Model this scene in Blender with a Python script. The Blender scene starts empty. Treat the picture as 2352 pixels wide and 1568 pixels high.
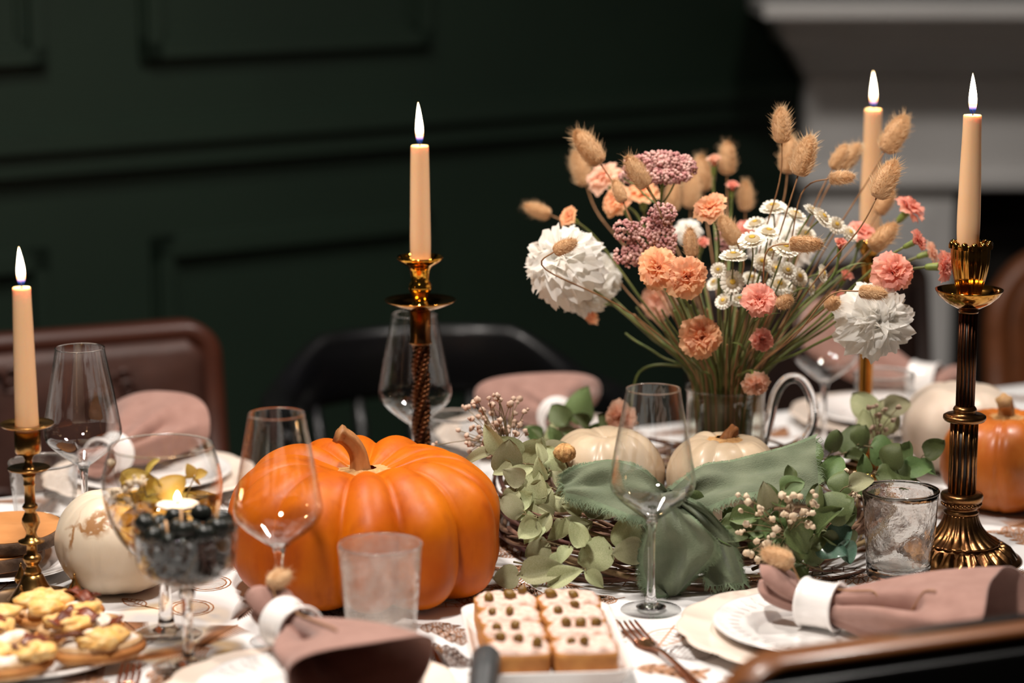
import bpy, bmesh, math, random
import numpy as np
from mathutils import Vector, Matrix, Quaternion, noise as mnoise

# ------------------------------------------------------------------ camera
F_PX = 5553.0                     # 85 mm on a 36 mm wide sensor, 2352 px wide
PITCH = math.radians(11.05)
CAM = Vector((0.0, 0.0, 1.5))
TZ = 0.75                         # top of the cloth
sc = bpy.context.scene
COL = sc.collection
camd = bpy.data.cameras.new('camera')
camd.lens = 85.0; camd.sensor_width = 36.0; camd.sensor_fit = 'HORIZONTAL'
camd.clip_start = 0.05; camd.clip_end = 60
cam = bpy.data.objects.new('camera', camd); COL.objects.link(cam)
cam.location = CAM
cam.rotation_euler = (math.pi / 2 - PITCH, 0, 0)
camd.dof.use_dof = True
camd.dof.aperture_fstop = 2.2
camd.dof.focus_distance = 2.60
camd.dof.aperture_blades = 0
sc.camera = cam

# ------------------------------------------------------------------ world, lamps, exposure
sc.view_settings.view_transform = 'Standard'
sc.view_settings.look = 'None'
sc.view_settings.gamma = 1.0
sc.view_settings.use_curve_mapping = False
sc.view_settings.exposure = 0.0
world = bpy.data.worlds.new('room_ambient'); sc.world = world
world.use_nodes = True
bg = world.node_tree.nodes['Background']
bg.inputs[0].default_value = (1.0, 0.90, 0.80, 1); bg.inputs[1].default_value = 0.02


def ceiling_lamp(name, loc, watts, radius, color):
    l = bpy.data.lights.new(name, 'SPOT'); l.energy = watts     # a shaded lamp: shines straight down, wide and soft-edged
    l.spot_size = math.radians(142); l.spot_blend = 1.0
    l.shadow_soft_size = radius; l.color = color
    o = bpy.data.objects.new(name, l); COL.objects.link(o); o.location = loc
    return o


# the ceiling lamps above the frame, seen in the photograph as several highlights in each glass bowl; the candles
# carry their own light in their builder
ceiling_lamp('ceiling_lamp_table_offscreen', (-0.60, 2.75, 2.72), 122, 0.10, (1.0, 0.92, 0.84))
ceiling_lamp('ceiling_lamp_fireplace_end_offscreen', (0.75, 2.90, 2.72), 112, 0.10, (1.0, 0.93, 0.86))
ceiling_lamp('ceiling_lamp_near_chair_offscreen', (-0.32, 1.62, 2.72), 185, 0.10, (1.0, 0.92, 0.84))

# ------------------------------------------------------------------ picture <-> place helpers
CP, SP = math.cos(PITCH), math.sin(PITCH)
FWD = Vector((0, CP, -SP)); UPV = Vector((0, SP, CP)); RGT = Vector((1, 0, 0))


def ray(px, py):
    return FWD + RGT * ((px - 1176) / F_PX) + UPV * ((784 - py) / F_PX)


def at(px, py, Y):
    d = ray(px, py); return CAM + d * (Y / d.y)


def T(px, py, h=0.0):
    d = ray(px, py); return CAM + d * ((TZ + h - CAM.z) / d.z)


def depth(p):
    return (Vector(p) - CAM).dot(FWD)


def m_px(Y, py=1000):
    return depth(at(1176, py, Y)) / F_PX


def zrow(py, Y):
    return at(1176, py, Y).z


# ------------------------------------------------------------------ mesh helpers
def mk(name, verts, faces, mat=None, parent=None, loc=(0, 0, 0), smooth=True, origin=None):
    me = bpy.data.meshes.new(name)
    if origin is not None:
        ox, oy, oz = origin
        verts = [(v[0] - ox, v[1] - oy, v[2] - oz) for v in verts]
    me.from_pydata([tuple(v) for v in verts], [], [tuple(f) for f in faces])
    me.validate()
    if smooth:
        me.polygons.foreach_set('use_smooth', [True] * len(me.polygons))
    if mat: me.materials.append(mat)
    me.update()
    return put(name, me, parent, loc)


def put(name, me, parent=None, loc=(0, 0, 0), rot=None, scale=None):
    o = bpy.data.objects.new(name, me); COL.objects.link(o)
    if parent: o.parent = parent
    o.location = loc
    if rot is not None:
        if isinstance(rot, Quaternion):
            o.rotation_mode = 'QUATERNION'; o.rotation_quaternion = rot
        else:
            o.rotation_euler = rot
    if scale is not None:
        o.scale = (scale,) * 3 if isinstance(scale, (int, float)) else scale
    return o


def thing(name, label, cat, loc=(0, 0, 0), rotz=0.0, group=None):
    o = bpy.data.objects.new(name, None); COL.objects.link(o)
    o.location = loc; o.rotation_euler = (0, 0, rotz); o.empty_display_size = 0.02
    return tag(o, label, cat, group)


def tag(o, label=None, cat=None, group=None, kind=None):
    if label: o['label'] = label
    if cat: o['category'] = cat
    if group: o['group'] = group
    if kind: o['kind'] = kind
    return o


def copy_tree(o, parent=None):
    c = o.copy(); COL.objects.link(c); c.parent = parent
    for ch in list(o.children): copy_tree(ch, c)
    return c


def lathe_vf(prof, n=48, fl=None):
    """prof: list of (r, z) bottom to top or any order; fl(theta, i) -> radius factor"""
    V, Fc = [], []; rings = []
    for i, (r, z) in enumerate(prof):
        if r < 1e-6:
            rings.append([len(V)]); V.append((0, 0, z)); continue
        ids = []
        for k in range(n):
            a = 2 * math.pi * k / n
            rr = r * (fl(a, i) if fl else 1.0)
            ids.append(len(V)); V.append((rr * math.cos(a), rr * math.sin(a), z))
        rings.append(ids)
    for A, B in zip(rings[:-1], rings[1:]):
        if len(A) == 1 and len(B) == 1: continue
        for k in range(n):
            k2 = (k + 1) % n
            if len(A) == 1: Fc.append((A[0], B[k2], B[k]))
            elif len(B) == 1: Fc.append((A[k], A[k2], B[0]))
            else: Fc.append((A[k], A[k2], B[k2], B[k]))
    return V, Fc


def lathe(name, prof, mat, parent=None, loc=(0, 0, 0), n=48, fl=None, smooth=True):
    V, Fc = lathe_vf(prof, n, fl)
    return mk(name, V, Fc, mat, parent, loc, smooth)


def smooth_prof(pts, sub=4):
    """Catmull-Rom through (r,z) points"""
    out = []
    P = [pts[0]] + list(pts) + [pts[-1]]
    for i in range(1, len(P) - 2):
        p0, p1, p2, p3 = P[i - 1], P[i], P[i + 1], P[i + 2]
        for s in range(sub):
            t = s / sub; t2, t3 = t * t, t * t * t
            q = []
            for a in range(len(p1)):
                q.append(0.5 * ((2 * p1[a]) + (-p0[a] + p2[a]) * t + (2 * p0[a] - 5 * p1[a] + 4 * p2[a] - p3[a]) * t2
                                + (-p0[a] + 3 * p1[a] - 3 * p2[a] + p3[a]) * t3))
            out.append(tuple(q))
    out.append(tuple(pts[-1]))
    return out


def tube_vf(pts, rad, n=6, cap=True, V=None, Fc=None):
    V = [] if V is None else V; Fc = [] if Fc is None else Fc
    pts = [Vector(p) for p in pts]; m = len(pts)
    rads = rad if isinstance(rad, (list, tuple)) else [rad] * m
    t0 = (pts[1] - pts[0]).normalized()
    ref = Vector((0, 0, 1)) if abs(t0.z) < 0.9 else Vector((1, 0, 0))
    u = t0.cross(ref).normalized(); prev = None
    for i, p in enumerate(pts):
        t = (pts[min(i + 1, m - 1)] - pts[max(i - 1, 0)])
        if t.length < 1e-9: t = t0.copy()
        t.normalize()
        u = (u - t * u.dot(t))
        if u.length < 1e-6: u = t.orthogonal()
        u.normalize(); w = t.cross(u)
        ids = []
        for k in range(n):
            a = 2 * math.pi * k / n
            ids.append(len(V)); V.append(tuple(p + (u * math.cos(a) + w * math.sin(a)) * rads[i]))
        if prev:
            for k in range(n):
                k2 = (k + 1) % n
                Fc.append((prev[k], prev[k2], ids[k2], ids[k]))
        elif cap: Fc.append(tuple(reversed(ids)))
        prev = ids
    if cap: Fc.append(tuple(prev))
    return V, Fc


def tube(name, pts, rad, mat, parent=None, n=8, origin=None, loc=(0, 0, 0)):
    V, Fc = tube_vf(pts, rad, n)
    return mk(name, V, Fc, mat, parent, loc, True, origin)


def crv(pts, sub=6):
    return [Vector(p) for p in smooth_prof([tuple(p) for p in pts], sub)]


def box_vf(x0, x1, y0, y1, z0, z1, V=None, Fc=None):
    V = [] if V is None else V; Fc = [] if Fc is None else Fc
    b = len(V)
    V += [(x0, y0, z0), (x1, y0, z0), (x1, y1, z0), (x0, y1, z0), (x0, y0, z1), (x1, y0, z1), (x1, y1, z1), (x0, y1, z1)]
    Fc += [tuple(b + i for i in f) for f in ((0, 3, 2, 1), (4, 5, 6, 7), (0, 1, 5, 4), (1, 2, 6, 5), (2, 3, 7, 6), (3, 0, 4, 7))]
    return V, Fc


def box(name, x0, x1, y0, y1, z0, z1, mat, parent=None, loc=(0, 0, 0), bevel=0.0):
    V, Fc = box_vf(x0, x1, y0, y1, z0, z1)
    if bevel > 0:
        bm = bmesh.new()
        vs = [bm.verts.new(v) for v in V]
        for f in Fc: bm.faces.new([vs[i] for i in f])
        bmesh.ops.bevel(bm, geom=bm.edges[:], offset=bevel, segments=3, affect='EDGES', profile=0.6)
        me = bpy.data.meshes.new(name); bm.to_mesh(me); bm.free()
        me.materials.append(mat); me.polygons.foreach_set('use_smooth', [True] * len(me.polygons))
        return put(name, me, parent, loc)
    return mk(name, V, Fc, mat, parent, loc, False)


def grid_vf(fn, nu, nv, closed_u=False):
    V = []; Fc = []
    for j in range(nv + 1):
        for i in range(nu if closed_u else nu + 1):
            V.append(tuple(fn(i / nu, j / nv)))
    w = nu if closed_u else nu + 1
    for j in range(nv):
        for i in range(nu):
            i2 = (i + 1) % w if closed_u else i + 1
            Fc.append((j * w + i, j * w + i2, (j + 1) * w + i2, (j + 1) * w + i))
    return V, Fc


def solid(o, t, offset=0.0):
    m = o.modifiers.new('thickness', 'SOLIDIFY'); m.thickness = t; m.offset = offset
    return o


def px_prof(rows, Y, dx=1.0):
    """[(half width px, row)] read off the picture -> [(radius, height above the cloth)] for an axis at distance Y"""
    return [(hw * m_px(Y, row) * dx, zrow(row, Y) - TZ) for hw, row in rows]


# ------------------------------------------------------------------ materials
def nt(mat): return mat.node_tree.nodes, mat.node_tree.links


def M(name, base, rough=0.5, metal=0.0, mix=None, nscale=20.0, bump=0.0, bscale=60.0, coat=0.0, sss=0.0, sssr=(1, .5, .3),
      trans=0.0, ior=1.45, rand=0.0, sheen=0.0, stretch=None, detail=4.0, spec=0.5, contrast=(0.35, 0.65), transl=0.0):
    m = bpy.data.materials.new(name); m.use_nodes = True
    N, L = nt(m); p = N['Principled BSDF']
    p.inputs['Base Color'].default_value = (*base, 1)
    p.inputs['Roughness'].default_value = rough; p.inputs['Metallic'].default_value = metal
    p.inputs['Coat Weight'].default_value = coat; p.inputs['Coat Roughness'].default_value = 0.15
    p.inputs['Transmission Weight'].default_value = trans; p.inputs['IOR'].default_value = ior
    p.inputs['Specular IOR Level'].default_value = spec
    if sheen: p.inputs['Sheen Weight'].default_value = sheen
    if sss:
        p.inputs['Subsurface Weight'].default_value = sss; p.inputs['Subsurface Radius'].default_value = sssr
        p.inputs['Subsurface Scale'].default_value = 0.01
    tc = N.new('ShaderNodeTexCoord'); src = tc.outputs['Object']
    if stretch:
        mp = N.new('ShaderNodeMapping'); mp.inputs['Scale'].default_value = stretch
        L.new(src, mp.inputs[0]); src = mp.outputs[0]
    col = None
    if mix:
        nz = N.new('ShaderNodeTexNoise'); nz.inputs['Scale'].default_value = nscale; nz.inputs['Detail'].default_value = detail
        L.new(src, nz.inputs[0])
        rp = N.new('ShaderNodeMapRange'); rp.inputs[1].default_value = contrast[0]; rp.inputs[2].default_value = contrast[1]
        L.new(nz.outputs[0], rp.inputs[0])
        mx = N.new('ShaderNodeMix'); mx.data_type = 'RGBA'
        mx.inputs[6].default_value = (*base, 1); mx.inputs[7].default_value = (*mix, 1)
        L.new(rp.outputs[0], mx.inputs[0]); col = mx.outputs[2]
    if rand:
        oi = N.new('ShaderNodeObjectInfo'); hs = N.new('ShaderNodeHueSaturation')
        r1 = N.new('ShaderNodeMapRange'); r1.inputs[3].default_value = 1 - rand; r1.inputs[4].default_value = 1 + rand
        r2 = N.new('ShaderNodeMapRange'); r2.inputs[3].default_value = 0.5 - rand * 0.10; r2.inputs[4].default_value = 0.5 + rand * 0.06
        L.new(oi.outputs['Random'], r1.inputs[0]); L.new(oi.outputs['Random'], r2.inputs[0])
        L.new(r1.outputs[0], hs.inputs['Value']); L.new(r2.outputs[0], hs.inputs['Hue'])
        if col is not None: L.new(col, hs.inputs['Color'])
        else: hs.inputs['Color'].default_value = (*base, 1)
        col = hs.outputs[0]
    if col is not None: L.new(col, p.inputs['Base Color'])
    if bump:
        nb = N.new('ShaderNodeTexNoise'); nb.inputs['Scale'].default_value = bscale; nb.inputs['Detail'].default_value = 5
        L.new(src, nb.inputs[0])
        bp = N.new('ShaderNodeBump'); bp.inputs['Strength'].default_value = bump; bp.inputs['Distance'].default_value = 0.002
        L.new(nb.outputs[0], bp.inputs['Height']); L.new(bp.outputs[0], p.inputs['Normal'])
    if transl:
        tr = N.new('ShaderNodeBsdfTranslucent'); tr.inputs[0].default_value = (*base, 1)
        if col is not None: L.new(col, tr.inputs[0])
        ms = N.new('ShaderNodeMixShader'); ms.inputs[0].default_value = transl
        L.new(p.outputs[0], ms.inputs[1]); L.new(tr.outputs[0], ms.inputs[2])
        L.new(ms.outputs[0], N['Material Output'].inputs[0])
    return m


def thin_glass(name, tint=(1, 1, 1), ior=1.5, rough=0.0, bump=0.0, bscale=60, frost=0.0, frost_scale=40, haze=0.0):
    """thin blown glass: light passes straight through, the surface mirrors by Fresnel"""
    m = bpy.data.materials.new(name); m.use_nodes = True
    N, L = nt(m); N.remove(N['Principled BSDF'])
    tr = N.new('ShaderNodeBsdfTransparent'); tr.inputs[0].default_value = (*tint, 1)
    gl = N.new('ShaderNodeBsdfGlossy'); gl.inputs['Roughness'].default_value = rough
    # Schlick's Fresnel from the facing ratio (a pane has air on both sides)
    fr = N.new('ShaderNodeLayerWeight'); fr.inputs['Blend'].default_value = 0.5
    pw = N.new('ShaderNodeMath'); pw.operation = 'POWER'; pw.inputs[1].default_value = 3.4
    L.new(fr.outputs['Facing'], pw.inputs[0])
    f0 = ((ior - 1) / (ior + 1)) ** 2
    ma = N.new('ShaderNodeMath'); ma.operation = 'MULTIPLY_ADD'; ma.inputs[1].default_value = 0.95; ma.inputs[2].default_value = f0
    L.new(pw.outputs[0], ma.inputs[0])
    mx = N.new('ShaderNodeMixShader')
    L.new(ma.outputs[0], mx.inputs[0]); L.new(tr.outputs[0], mx.inputs[1]); L.new(gl.outputs[0], mx.inputs[2])
    out = mx.outputs[0]
    tc = N.new('ShaderNodeTexCoord')
    if bump:
        nb = N.new('ShaderNodeTexNoise'); nb.inputs['Scale'].default_value = bscale; nb.inputs['Detail'].default_value = 2
        L.new(tc.outputs['Object'], nb.inputs[0])
        bp = N.new('ShaderNodeBump'); bp.inputs['Strength'].default_value = bump; bp.inputs['Distance'].default_value = 0.004
        L.new(nb.outputs[0], bp.inputs['Height'])
        L.new(bp.outputs[0], gl.inputs['Normal']); L.new(bp.outputs[0], fr.inputs['Normal'])
    if frost or haze:
        nz = N.new('ShaderNodeTexNoise'); nz.inputs['Scale'].default_value = frost_scale; nz.inputs['Detail'].default_value = 6
        L.new(tc.outputs['Object'], nz.inputs[0])
        rp = N.new('ShaderNodeMapRange'); rp.inputs[1].default_value = 0.34; rp.inputs[2].default_value = 0.66
        rp.inputs[3].default_value = haze; rp.inputs[4].default_value = max(frost, haze)
        L.new(nz.outputs[0], rp.inputs[0])
        df = N.new('ShaderNodeBsdfDiffuse'); df.inputs[0].default_value = (0.85, 0.8, 0.75, 1)
        m2 = N.new('ShaderNodeMixShader')
        tl = N.new('ShaderNodeBsdfTranslucent'); tl.inputs[0].default_value = (0.85, 0.8, 0.75, 1)
        m3 = N.new('ShaderNodeMixShader'); m3.inputs[0].default_value = 0.5
        L.new(df.outputs[0], m3.inputs[1]); L.new(tl.outputs[0], m3.inputs[2])
        L.new(rp.outputs[0], m2.inputs[0]); L.new(out, m2.inputs[1]); L.new(m3.outputs[0], m2.inputs[2]); out = m2.outputs[0]
    L.new(out, N['Material Output'].inputs[0])
    return m


def emit(name, col, strength):
    m = bpy.data.materials.new(name); m.use_nodes = True
    N, L = nt(m); N.remove(N['Principled BSDF'])
    e = N.new('ShaderNodeEmission'); e.inputs[0].default_value = (*col, 1); e.inputs[1].default_value = strength
    L.new(e.outputs[0], N['Material Output'].inputs[0]); return m


def wood(name, c1, c2, scale=6.0, rough=0.35, coat=0.2, stretch=(1, 1, 0.12)):
    return M(name, c1, rough, mix=c2, nscale=scale, coat=coat, stretch=stretch, detail=8, bump=0.15, bscale=scale * 3)


MT = {}
MT['wall_green'] = M('wall_green', (0.0075, 0.019, 0.0105), 0.55, mix=(0.0062, 0.016, 0.009), nscale=3, bump=0.08, bscale=40)
MT['mantel'] = M('mantel_paint', (0.66, 0.65, 0.64), 0.5, mix=(0.60, 0.59, 0.58), nscale=5)
MT['soot'] = M('soot', (0.006, 0.005, 0.004), 0.9, mix=(0.012, 0.009, 0.007), nscale=9)
MT['floor'] = wood('floor_oak', (0.045, 0.022, 0.010), (0.025, 0.012, 0.006), 4, stretch=(0.1, 1, 1))
MT['cloth'] = M('cloth_white', (0.70, 0.69, 0.685), 0.85, bump=0.25, bscale=900, sheen=0.1)
MT['print_brown'] = M('print_brown', (0.24, 0.10, 0.045), 0.85, mix=(0.42, 0.20, 0.10), nscale=30)
MT['print_dark'] = M('print_dark', (0.09, 0.045, 0.03), 0.85, mix=(0.16, 0.08, 0.05), nscale=30)
MT['print_rust'] = M('print_rust', (0.55, 0.25, 0.11), 0.85)
MT['brass'] = M('brass_aged', (0.46, 0.26, 0.08), 0.27, 1.0, mix=(0.30, 0.15, 0.05), nscale=40, bump=0.05, bscale=120)
MT['bronze'] = M('bronze_dark', (0.34, 0.17, 0.06), 0.28, 1.0, mix=(0.16, 0.07, 0.03), nscale=55, bump=0.15, bscale=160)
MT['rope_bronze'] = M('rope_bronze', (0.11, 0.045, 0.018), 0.32, 1.0, mix=(0.06, 0.02, 0.01), nscale=60)
MT['gold_glass'] = M('gold_lustre', (0.80, 0.42, 0.06), 0.07, 1.0, mix=(0.70, 0.34, 0.04), nscale=25)
MT['amber'] = M('amber_lustre', (0.50, 0.25, 0.05), 0.12, 1.0, mix=(0.36, 0.16, 0.03), nscale=30)
MT['black_groove'] = M('black_patina', (0.010, 0.008, 0.006), 0.35, 0.4, mix=(0.02, 0.013, 0.008), nscale=40)
MT['copper'] = M('rose_copper', (0.72, 0.33, 0.20), 0.20, 1.0, mix=(0.62, 0.27, 0.16), nscale=50)
MT['wax'] = M('candle_wax', (0.82, 0.52, 0.29), 0.42, sss=0.6, sssr=(1.0, 0.55, 0.30), mix=(0.84, 0.55, 0.33), nscale=12)
MT['wick'] = M('wick', (0.03, 0.02, 0.015), 0.9, mix=(0.06, 0.03, 0.02), nscale=300)
MT['glass'] = thin_glass('wine_glass')
MT['glass_solid'] = M('glass_solid', (1, 1, 1), 0.0, trans=1.0, ior=1.48)
MT['glass_ripple'] = M('glass_rippled', (0.97, 0.96, 0.94), 0.02, trans=1.0, ior=1.46, bump=0.7, bscale=55)
MT['glass_frost'] = thin_glass('glass_cloudy', bump=0.5, bscale=70, frost=0.27, frost_scale=45, haze=0.06)
MT['glass_bubble'] = thin_glass('glass_pressed', bump=0.4, bscale=80, frost=0.12, frost_scale=60)
MT['glass_rim'] = M('glass_rim', (1, 1, 1), 0.0, trans=1.0, ior=1.5)
MT['glass_coupe'] = thin_glass('glass_coupe', ior=1.45)
MT['glass_jug'] = thin_glass('glass_jug', tint=(0.95, 0.96, 0.93), ior=1.7, bump=0.1, bscale=30)
MT['china'] = M('china_white', (0.82, 0.79, 0.77), 0.18, coat=0.5, bump=0.05, bscale=150)
MT['china_cream'] = M('china_cream', (0.84, 0.72, 0.62), 0.22, coat=0.4, mix=(0.80, 0.67, 0.57), nscale=14)
MT['napkin'] = M('linen_mauve', (0.385, 0.215, 0.175), 0.9, mix=(0.335, 0.18, 0.145), nscale=60, bump=0.35, bscale=700, sheen=0.25, transl=0.12)
MT['ribbon'] = M('linen_sage', (0.175, 0.205, 0.128), 0.9, mix=(0.125, 0.155, 0.092), nscale=35, bump=0.4, bscale=600, sheen=0.3, transl=0.22)
MT['fray'] = M('fray_thread', (0.25, 0.32, 0.20), 0.9, mix=(0.18, 0.24, 0.145), nscale=90, transl=0.3)
MT['leaf'] = M('eucalyptus_sage', (0.30, 0.33, 0.155), 0.6, mix=(0.44, 0.44, 0.26), nscale=45, rand=0.35, bump=0.25, bscale=180, transl=0.25)
MT['leaf_green'] = M('eucalyptus_green', (0.095, 0.155, 0.055), 0.45, mix=(0.16, 0.22, 0.08), nscale=45, rand=0.35, bump=0.2, bscale=180, transl=0.2)
MT['leaf_teal'] = M('leaf_teal', (0.06, 0.13, 0.09), 0.22, mix=(0.10, 0.19, 0.13), nscale=40, coat=0.5, bump=0.4, bscale=120)
MT['twig'] = M('twig_bark', (0.13, 0.072, 0.038), 0.75, mix=(0.26, 0.155, 0.085), nscale=60, rand=0.5, bump=0.5, bscale=200)
MT['sprig_stem'] = M('sprig_stem', (0.20, 0.14, 0.065), 0.7, mix=(0.14, 0.11, 0.05), nscale=80)
MT['gyp'] = M('gypsophila_cream', (0.78, 0.66, 0.49), 0.9, mix=(0.66, 0.50, 0.34), nscale=150, transl=0.2)
MT['gyp_pink'] = M('gypsophila_dry', (0.72, 0.54, 0.43), 0.9, mix=(0.55, 0.38, 0.28), nscale=150, transl=0.2)
MT['stem_green'] = M('stem_green', (0.10, 0.14, 0.035), 0.5, mix=(0.16, 0.17, 0.05), nscale=60, rand=0.3)
MT['stem_tan'] = M('stem_tan', (0.36, 0.19, 0.085), 0.6, mix=(0.28, 0.14, 0.06), nscale=60)
MT['calyx'] = M('calyx_green', (0.19, 0.24, 0.045), 0.5, mix=(0.12, 0.17, 0.04), nscale=70)
MT['pet_peach'] = M('petal_peach', (0.95, 0.48, 0.21), 0.6, mix=(0.97, 0.62, 0.41), nscale=70, transl=0.48, rand=0.08)
MT['pet_pale'] = M('petal_pale_peach', (0.96, 0.72, 0.60), 0.6, mix=(0.94, 0.54, 0.34), nscale=60, transl=0.48, rand=0.08)
MT['pet_coral'] = M('petal_coral', (0.91, 0.38, 0.27), 0.6, mix=(0.94, 0.52, 0.42), nscale=70, transl=0.48, rand=0.08)
MT['pet_white'] = M('petal_white', (0.97, 0.96, 0.93), 0.6, mix=(0.96, 0.93, 0.87), nscale=50, transl=0.55)
MT['daisy_white'] = M('daisy_white', (0.90, 0.87, 0.78), 0.7, transl=0.2, mix=(0.86, 0.82, 0.70), nscale=200)
MT['daisy_cream'] = M('daisy_cream', (0.86, 0.73, 0.50), 0.8, mix=(0.74, 0.55, 0.30), nscale=400, bump=0.8, bscale=600)
MT['daisy_yellow'] = M('daisy_yellow', (0.82, 0.52, 0.06), 0.8, mix=(0.72, 0.42, 0.05), nscale=400, bump=0.6, bscale=600)
MT['bunny'] = M('bunny_tail', (0.56, 0.33, 0.17), 0.9, mix=(0.70, 0.45, 0.24), nscale=160, sheen=0.3, transl=0.15)
MT['bunny_hair'] = M('bunny_hair', (0.74, 0.50, 0.28), 0.8, mix=(0.80, 0.60, 0.38), nscale=90, transl=0.3)
MT['achillea'] = M('yarrow_pink', (0.46, 0.20, 0.19), 0.7, mix=(0.66, 0.40, 0.35), nscale=110, detail=1, contrast=(0.4, 0.6))
MT['caper'] = M('caper_olive', (0.24, 0.13, 0.02), 0.4, mix=(0.13, 0.065, 0.012), nscale=120)
MT['crust'] = M('bread_crust', (0.52, 0.23, 0.06), 0.7, mix=(0.36, 0.13, 0.03), nscale=40, bump=0.4, bscale=120)
MT['crumb'] = M('bread_crumb', (0.74, 0.50, 0.28), 0.85, mix=(0.60, 0.34, 0.15), nscale=120, bump=0.6, bscale=250)
MT['pate'] = M('pate_pink', (0.76, 0.57, 0.49), 0.75, mix=(0.56, 0.36, 0.28), nscale=130, bump=0.7, bscale=260)
MT['cheese'] = M('cream_cheese', (0.87, 0.80, 0.72), 0.5, mix=(0.80, 0.66, 0.52), nscale=90, bump=0.4, bscale=200)
MT['pear'] = M('pear_golden', (0.80, 0.42, 0.10), 0.5, mix=(0.80, 0.55, 0.24), nscale=120, coat=0.0, bump=0.4, bscale=160)
MT['bacon'] = M('bacon_red', (0.20, 0.035, 0.008), 0.5, mix=(0.09, 0.014, 0.004), nscale=90, coat=0.1)
MT['olive'] = M('olive_black', (0.006, 0.007, 0.006), 0.34, mix=(0.012, 0.014, 0.011), nscale=90, coat=0.0, spec=0.4)
MT['pick'] = M('skewer_wood', (0.62, 0.36, 0.18), 0.6, mix=(0.52, 0.28, 0.13), nscale=80)
MT['tea'] = thin_glass('amber_water', tint=(0.93, 0.72, 0.36), ior=1.33)
MT['bark'] = M('bark', (0.10, 0.055, 0.030), 0.9, mix=(0.045, 0.024, 0.014), nscale=70, bump=1.0, bscale=130)
MT['slice_wood'] = M('slice_wood', (0.56, 0.25, 0.085), 0.6, mix=(0.48, 0.20, 0.06), nscale=25, bump=0.1, bscale=90)
MT['mahogany'] = wood('mahogany', (0.058, 0.014, 0.006), (0.034, 0.008, 0.004), 8, rough=0.4, coat=0.1, stretch=(0.2, 1, 1))
MT['carved'] = M('carved_leather', (0.026, 0.008, 0.005), 0.5, mix=(0.055, 0.019, 0.012), nscale=14, bump=1.0, bscale=22, coat=0.0)
MT['black_lacquer'] = M('black_lacquer', (0.003, 0.003, 0.004), 0.36, mix=(0.004, 0.004, 0.004), nscale=10, coat=0.15, spec=0.35)
MT['dark_leather'] = M('dark_leather', (0.018, 0.007, 0.004), 0.5, mix=(0.010, 0.004, 0.003), nscale=30, bump=0.3, bscale=90)
MT['tan_leather'] = M('tan_leather', (0.15, 0.045, 0.012), 0.5, mix=(0.10, 0.030, 0.008), nscale=20, bump=0.3, bscale=90)
MT['honey_wood'] = wood('honey_wood', (0.16, 0.055, 0.016), (0.11, 0.036, 0.010), 9, stretch=(0.2, 1, 1))
MT['grey_plastic'] = M('grey_handle', (0.035, 0.038, 0.04), 0.4, mix=(0.05, 0.052, 0.055), nscale=40)
MT['steel_dark'] = M('dark_bronze_steel', (0.10, 0.045, 0.025), 0.25, 1.0, mix=(0.07, 0.03, 0.018), nscale=40)

# ------------------------------------------------------------------ the room
R = math.radians
WTH = R(36); WA = Vector((0.0, 4.55, 0.0))
WD = Vector((math.cos(WTH), math.sin(WTH), 0)); WN = Vector((math.sin(WTH), -math.cos(WTH), 0))


def wall_hit(px, py):
    d = ray(px, py); k = (WA - CAM).dot(WN) / d.dot(WN)
    p = CAM + d * k
    return (p - WA).dot(WD), p.z


def wall_box(s0, s1, z0, z1, d0, d1, V=None, Fc=None):
    """box on the green wall: along s, height z, standing d0..d1 proud of it"""
    V = [] if V is None else V; Fc = [] if Fc is None else Fc
    b = len(V)
    for (s, d, z) in ((s0, d0, z0), (s1, d0, z0), (s1, d1, z0), (s0, d1, z0), (s0, d0, z1), (s1, d0, z1), (s1, d1, z1), (s0, d1, z1)):
        V.append(tuple(WA + WD * s + WN * d + Vector((0, 0, z))))
    Fc += [tuple(b + i for i in f) for f in ((0, 1, 2, 3), (7, 6, 5, 4), (0, 4, 5, 1), (1, 5, 6, 2), (2, 6, 7, 3), (3, 7, 4, 0))]
    return V, Fc


V, Fc = box_vf(-3.5, 3.5, -1.5, 6.0, -0.05, 0.0)
tag(mk('floor', V, Fc, MT['floor'], smooth=False), 'dark oak floor', kind='structure')
V, Fc = wall_box(-3.2, 0.86, 0.0, 2.8, -0.1, 0.0)
wall = tag(mk('wall_back', V, Fc, MT['wall_green'], smooth=False), kind='structure')
V, Fc = box_vf(0.68, 3.5, 5.05, 5.15, 0, 2.8)
wall_r = tag(mk('wall_right', V, Fc, MT['wall_green'], smooth=False), kind='structure')


def moulding_frame(s0, s1, z0, z1):
    """a raised rectangular panel moulding, stepped profile, as four joined lengths"""
    V, Fc = [], []
    for w0, w1, d in ((0.0, 0.045, 0.010), (0.008, 0.034, 0.022), (0.034, 0.052, 0.006)):
        wall_box(s0 + w0, s1 - w0, z0 + w0, z0 + w1, 0, d, V, Fc); wall_box(s0 + w0, s1 - w0, z1 - w1, z1 - w0, 0, d, V, Fc)
        wall_box(s0 + w0, s0 + w1, z0 + w0, z1 - w0, 0, d, V, Fc); wall_box(s1 - w1, s1 - w0, z0 + w0, z1 - w0, 0, d, V, Fc)
    o = mk('panel_moulding', V, Fc, MT['wall_green'], wall, smooth=False)
    return o


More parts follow.
